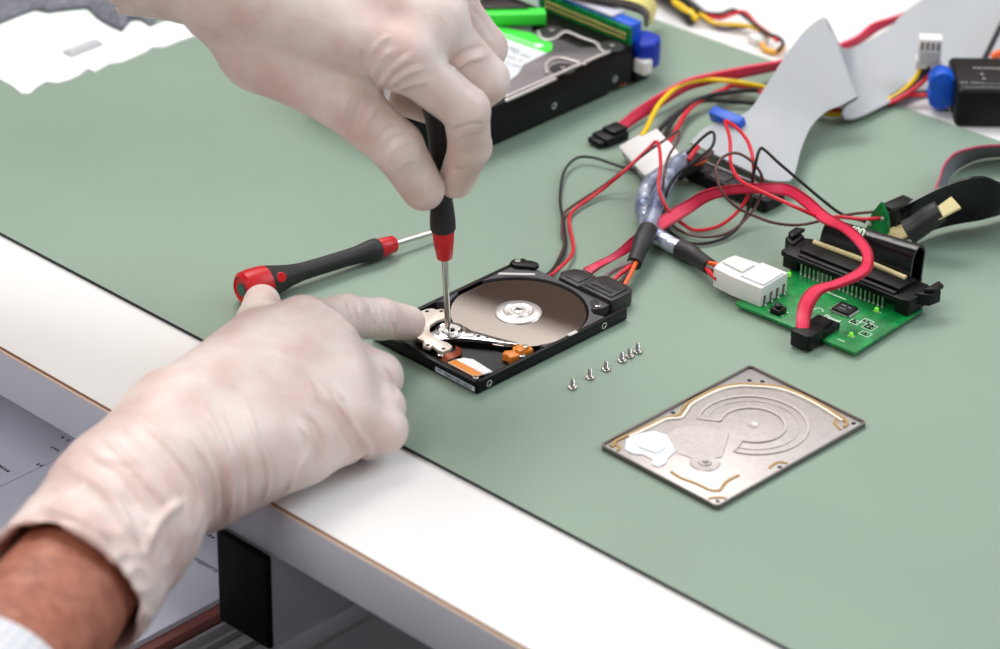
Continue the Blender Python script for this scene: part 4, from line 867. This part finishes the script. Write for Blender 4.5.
# upright adapter with blue connectors at the drive end
UA = thing('adapter_board', 'upright green board with a gold pin row plugged on the end of the large drive', 'circuit board', DO, DTH)
b = MB(); b.box(.4, 2, 3, 71, 10, 33); b.build('board', M_pcb, UA)
for r_ in range(2):
    for i in range(22):
        y = 7+i*2.8; z = 26+r_*2.8
        b = MB(); b.lathe([(.95, 0), (.75, .7), (.3, 1.1)], 10, T=frame((.4, y, z), (0, 1, 0), z=(-1, 0, 0))); b.build('solder_pin', M_gold, UA)
b = MB(); b.box(-.9, .4, 8, 66, 14, 22); b.build('socket', M_blk2, UA, bevel=.4)
BC = thing('ribbon_plug', 'blue ribbon cable plug with pale grey top behind the upright green board', 'plug', DO, DTH)
b = MB(); b.box(2.2, 11, 4, 74, 23, 34); b.build('housing', M_blue, BC, bevel=.8)
b = MB(); b.box(2, 12, 18, 74, 34, 35.6); b.build('grey_top', mat('pale_lilac_ribbon', (196, 192, 206), .5), BC, bevel=.4)
BP = thing('power_plug', 'rounded dark blue plug with white block at the corner of the large drive', 'plug', DO, DTH)
b = MB(); b.prism([(4, -3), (10, -6), (17, -5), (22, 0), (22, 9), (16, 16), (4, 18)], 8, 24); b.build('housing', mat('deep_blue_plastic', (8, 48, 168), .4), BP, bevel=2.2, seg=4)
b = MB(); b.box(2.2, 9, -7, 2, 7, 15.5); b.build('white_block', M_wht, BP, bevel=1.2, seg=3)
b = MB(); b.box(3, 14, 0, 12, .2, 8); b.build('foot', M_blk, BP, bevel=1)
YT = wthing('yellow_strap', 'pale yellow cable strap with dark edge above the blue plug', 'strap', at(640, 30, 0))
b = MB(); b.ribbon(px_line([(560, -20, 30), (600, -14, 30), (640, -8, 26), (655, 4, 14), (652, 22, 4)]), px_line([(560, -6, 38), (600, 2, 38), (630, 9, 36), (644, 16, 28), (645, 27, 10)]), 1.6, cols=3, sub=6, ms=[0, 0, 1]); b.build('band', [mat('pale_yellow', (232, 216, 130), .5), M_blk2], YT, world=True)
# ================================================================ black box at the right with blue knob plug
PB = thing('power_box', 'black power box with faint white print at the right border', 'box', at(952, 128, -2))
b = MB(); T = Matrix.Identity(4)
b.box(1, 100, 0, 43, .1, 22.5); b.build('case', M_blk, PB, bevel=3, seg=4)
b = MB(); marks(b, 9, 2.4, Matrix.Translation((21, 28, 22.5))); marks(b, 9, 1.8, Matrix.Translation((10, 9.5, 22.5))); b.cyl(16.5, 20.5, 22.5, 22.54, .9, 12); b.cyl(17, 15, 22.5, 22.54, .9, 12); b.box(15.5, 60, 8.2, 8.5, 22.5, 22.55); b.box(5, 60, 3.8, 4.2, 22.5, 22.55)
b.build('case_print', mat('grey_print', (150, 150, 150), .6), PB)
KP = thing('round_plug', 'bright blue round plug on the left end of the black power box', 'plug', at(940, 112, -2))
py_ = at(940, 92, 10)
b = MB()
for dz_ in (4.4, -4): b.lathe([(5, -6), (6.6, -5.5), (7.1, -4.4), (7.1, 4), (6.6, 5.2), (4, 5.8)], 32, T=frame((py_.x+.5, py_.y+2, 11.5+dz_), (1, 0, 0), z=(0, -1, 0)))
b.box(py_.x, py_.x+9, py_.y-3, py_.y+7, 4, 18)
o = b.build('knob', M_blue, KP, world=True)
wire('black cable leaving the black power box towards the top right corner', [(983, 62, 8), (990, 48, 12), (996, 36, 16), (1006, 18, 18), (1030, -10, 18)], 1.6, M_wire_k, 'cable', 'cable')
wire('short yellow and orange wire behind the black power box', [(992, 58, 12), (998, 54, 14), (1012, 50, 15), (1030, 48, 14)], 2.2, M_wire_o)
# ================================================================ wires on the white bench at the top
Zb = 1
wire('thick yellow cable entering from the top beside the black one', [(662, -14, 5), (672, 0, 5), (684, 9, 5), (697, 19, 3)], 2.0, M_wire_y, 'cable', 'cable')
wire('thick black cable bundle entering from the top on the white bench', [(650, -10, 3), (667, -1, 4), (680, 8, 3), (692, 20, 1.6)], 3.4, M_wire_k, 'cable', 'cable')
wire('thick dark cable on the right of the yellow one at the top', [(670, -14, 5), (684, -1, 5), (694, 7, 4), (701, 13, 3)], 2.6, M_wire_k, 'cable', 'cable')
wire('yellow wire arcing over the white bench to the orange curl', [(690, 10, 3), (699, 13, 3), (712, 22, 2), (723, 24, 2), (742, 25, 3), (757, 29, 3), (770, 37, 2)], 1.2, M_wire_y)
wire('red wire arching over the white bench', [(696, 9, 3), (706, 15, 3), (720, 18, 5), (736, 13, 8), (746, 13, 8), (756, 24, 5), (768, 33, 4), (778, 41, 3)], 1.2, M_wire_r)
wire('black wire arching over the white bench to a small hook', [(696, 7, 3), (703, 12, 4), (720, 14, 6), (733, 10, 9), (744, 16, 7), (765, 32, 5), (779, 38, 4), (783, 44, 3), (778, 51, 2)], 1.1, M_wire_k)
wire('dark purple wire lying lowest on the white bench', [(697, 14, 2), (707, 21, 0), (720, 28, 0), (735, 28, 0), (748, 27, 1)], 1.0, mat('purple_insulation', (84, 56, 92), .45))
wire('orange yellow wire curl at the end of the wires on the white bench', [(762, 44, 1), (765, 49, 0), (773, 52, 0), (780, 50, 1), (783, 46, 2)], 1.7, mat('amber_insulation', (236, 170, 50), .4))
b = MB(); T = frame(at(758, 43, -2), (1, .9, 0), z=(0, 0, 1)); b.box(-5, 5, -3.5, 3.5, .1, 5, T=T); b.box(-4, 4, -5, -3.5, .5, 4, T=T); o = b.build('small_plug', M_wht, None, world=True, bevel=.6); recentre(o); tag(o, 'tiny white plug lying on the white bench by the orange curl', 'plug')
# ================================================================ white sheet and grey cloth, top left
low = [(-30, 70), (0, 79.5), (12, 86), (22, 94), (30, 94), (36, 88), (46, 82), (57, 83.5), (70, 80), (80, 75), (87, 69), (95, 72), (104, 67), (110, 64), (122, 62.5), (135, 57), (146, 52), (152, 47.5), (164, 47.5), (178, 42), (192, 37), (215, 30), (235, 22)]
upr = [(235, -5), (200, 12), (165, 22), (150, 28), (140, 22), (131, 22.5), (122, 33), (110, 28), (98, 21), (86, 10.5), (60, 13), (48, 14.5), (35, 12), (18, 18), (0, 25.5), (-30, 34)]
b = MB(); P_ = [at(x, y, .2) for x, y in low+upr]
from mathutils.geometry import tessellate_polygon
b.prism([(p.x, p.y) for p in P_], .1, .55); o = b.build('paper_sheet', mat('white_paper', (246, 246, 247), .7), None, world=True); recentre(o); tag(o, 'white sheet with a torn scalloped edge lying on the mat at the top left', 'paper')
T = frame(at(83, 49, .6), at(98, 42, .6)-at(67, 54, .6), z=(0, 0, 1)); Lk = (at(99, 43, .6)-at(66, 55, .6)).length/2
b = MB(); b.box(-Lk, Lk, -4, 4, 0, 1.6, T=T); b.box(-Lk+1.5, Lk-1.5, -2.6, 2.6, 1.6, 2.4, T=T); o = b.build('clear_strip', mat('frosted_plastic', (218, 218, 220), .3, trans=.2), None, world=True, bevel=.5); recentre(o); tag(o, 'pale translucent plastic strip lying on the white torn sheet', 'plastic strip')
M_clo = mat('grey_wool', (128, 128, 138), .9, bump=.8, bscale=500, bdist=.001, var=.2, vscale=200)
c0, c1, c2, c3 = at(-60, 62, .3), at(170, 48, .3), at(230, -40, .3), at(-60, -60, .3)
b = MB(); nx_, ny_ = 96, 24; v = []
for j in range(ny_+1):
    for i in range(nx_+1):
        s_, t_ = i/nx_, j/ny_; p = c0.lerp(c1, s_).lerp(c3.lerp(c2, s_), t_); e_ = min(1, 5*min(s_, 1-s_, t_, 1-t_))
        v.append(Vector((p.x, p.y, .0)))
# the cloth lies beyond the sheet
ue = cr([at(x, y-3, 1) for x, y in ([(-60, 44)]+upr[::-1][:-3])], 8); c3, c2 = at(-60, -60, 1), at(215, -45, 1)
v = []
for j in range(ny_+1):
    for i in range(nx_+1):
        s_, t_ = i/nx_, j/ny_; p = ue[int(round(s_*(len(ue)-1)))].lerp(c3.lerp(c2, s_), t_); e_ = min(1, 6*min(s_+.02, 1.02-s_, t_+.02, 1.02-t_))
        v.append(Vector((p.x, p.y, .8+e_*(4+3*noise.noise(Vector((s_*5, t_*4, 1))))+.8*math.sin(s_*19+t_*6)*e_)))
N_ = len(v); f = []
for j in range(ny_):
    for i in range(nx_):
        a_ = j*(nx_+1)+i; f.append((a_, a_+1, a_+nx_+2, a_+nx_+1))
bd = [i for i in range(nx_+1)]+[j*(nx_+1)+nx_ for j in range(1, ny_+1)]+[ny_*(nx_+1)+i for i in range(nx_-1, -1, -1)]+[j*(nx_+1) for j in range(ny_-1, 0, -1)]
v += [Vector((v[i].x, v[i].y, .62)) for i in bd]
for k_ in range(len(bd)): f.append((bd[k_], N_+k_, N_+(k_+1) % len(bd), bd[(k_+1) % len(bd)]))
f.append(tuple(reversed(range(N_, N_+len(bd)))))
b.add(v, f); o = b.build('cloth', M_clo, None, world=True, autosm=80); recentre(o); tag(o, 'grey woven cloth lying behind the white sheet in the top left corner', 'cloth')
# ================================================================ shelf below the bench with papers
zt = -92
def DT(p): q_ = p-P1; return (q_.dot(eu), q_.dot(en))
e1_, e2_ = DT(at(130, 646, zt)), DT(at(221, 601, zt)); xe = (e1_[0]+e2_[0])/2
b = MB(); b.box(-420, xe+4.5, -330, 420, dz+zt-9, dz+zt-3.2); SH = b.build('drawer_tray', mat('reddish_brown_wood', (142, 84, 78), .5, var=.15, vscale=20), dk, bevel=.5)
M_run = mat('grey_metal_runner', (176, 174, 180), .4, metal=.4)
b = MB(); b.box(xe+5, xe+36, -330, 420, dz+zt-24, dz+zt-18)
for k_ in range(3): b.box(xe+6+k_*11, xe+9+k_*11, -330, 420, dz+zt-18, dz+zt-14)
b.box(xe+5, xe+7, -330, 420, dz+zt-18, dz+zt-8)
b.build('runner', M_run, SH, bevel=.6)
for x in (-420, xe-10):
    b = MB(); b.box(x, x+12, -320, 400, 0.5, dz+zt-9); b.build('side_panel', M_rail, SH, bevel=1)
M_pap = mat('printed_paper', (214, 216, 232), .65)
def sheet(x0, x1, y0, y1, z0, rot=0):
    cx, cy = (x0+x1)/2, (y0+y1)/2; c, s_ = math.cos(rot), math.sin(rot)
    return [(cx+(x-cx)*c-(y-cy)*s_, cy+(x-cx)*s_+(y-cy)*c) for x, y in ((x0, y0), (x1, y0), (x1, y1), (x0, y1))]
T0 = Matrix((eu, en, (0, 0, 1))).transposed().to_4x4(); T0.translation = Vector((P1.x, P1.y, 0))
def paper(label, x0, x1, y0, y1, z0, z1, txt, rot=0):
    t = thing('temporary', label, 'paper', (P1.x, P1.y, z0), math.atan2(eu.y, eu.x))
    b = MB(); b.prism(sheet(x0, x1, y0, y1, 0, rot), 0, z1-z0)
    for s_, x, y, sz, ang in txt:
        g = DT(at(x, y, z1)); TT = Matrix.Translation((g[0], g[1], z1-z0)) @ Matrix.Rotation(ang, 4, 'Z')
        if s_.startswith('x'): marks(b, len(s_), sz*.6, TT, 1)
        else: add_text(b, s_, sz, Matrix.Translation((0, 0, .03)) @ TT, th=.02, bold=.03, m=1)
    o = b.build('printed_sheet', [M_pap, mat('label_ink_dark', (40, 38, 52), .6)], None); o.location = t.location; o.rotation_euler = t.rotation_euler; tag(o, label, 'paper'); bpy.data.objects.remove(t); return o
paper('printed white page in the drawer below the black end cap', xe-148, xe-1, -190, 110, zt-3, zt, [('supports a', 209, 566, 4.6, 0), ('xxxx', 212, 537, 4.6, 0)])
paper('printed white page at the left border under the bench', xe-392, xe-148.8, -150, 150, zt-3, zt-.3, [('xxx', 66, 439, 4.6, 0), ('xxxx', 57, 450, 4.6, 0), ('xxxx', 43, 467, 4.6, 0), ('xx', 31, 488, 4.6, 0), ('xxxxx', 3, 468, 4.6, 0), ('xxx', 2, 497, 8, 0), ('xx', 14, 515, 5, 0), ('x', 2, 437, 4, 0)])
# ================================================================ camera, light, view
cam = bpy.data.cameras.new('camera'); co = bpy.data.objects.new('camera', cam); C.objects.link(co)
cam.sensor_width = 36; cam.lens = FPX/1000*36; cam.clip_start = .05; cam.clip_end = 50
Mx = Matrix((RR, UU, -ray(500, 324.5).normalized())).transposed().to_4x4(); Mx.translation = W(CP); co.matrix_world = Mx
cam.dof.use_dof = True; cam.dof.focus_distance = (W(at(500, 325))-W(CP)).length; cam.dof.aperture_fstop = 8
bpy.context.scene.camera = co
w = bpy.data.worlds.new('world'); bpy.context.scene.world = w; w.use_nodes = True
w.node_tree.nodes['Background'].inputs[0].default_value = (.75, .82, 1, 1); w.node_tree.nodes['Background'].inputs[1].default_value = .3
def area(name, loc, target, sx, sy, power, col=(1, 1, 1)):
    l = bpy.data.lights.new(name, 'AREA'); l.shape = 'RECTANGLE'; l.size = sx; l.size_y = sy; l.energy = power; l.color = col
    o = bpy.data.objects.new(name, l); C.objects.link(o); o.location = loc
    o.rotation_euler = (Vector(target)-Vector(loc)).to_track_quat('-Z', 'Y').to_euler(); return o
area('ceiling_light', (-.5, .9, 1.7), (0, 0, 0), 1.2, .7, 27, (1, .98, .96))
area('ceiling_fill', (.5, 2.1, .7), (.2, 2.9, 1.9), .9, .9, 85, (1, .98, .95))  # added fill light, unseen: brightens the ceiling mirrored in the platter
area('back_wall_fill', (.6, 1.9, .4), (.3, 3.2, 1.3), .8, .5, 2.5, (1, .95, .9))  # invented fill, no real fixture: lifts the brown back wall for the platter's reflection
area('window_light', (1.3, .2, 1.2), (0, 0, 0), 1.0, 1.2, 17, (.78, .9, 1))
area('room_light', (-.9, -1.2, 1.6), (0, 0, 0), 1.2, 1.0, 21, (1, .98, .965))
s = bpy.context.scene
s.view_settings.view_transform = 'Standard'; s.view_settings.look = 'None'; s.view_settings.exposure = .02; s.view_settings.gamma = 1; s.view_settings.use_curve_mapping = False
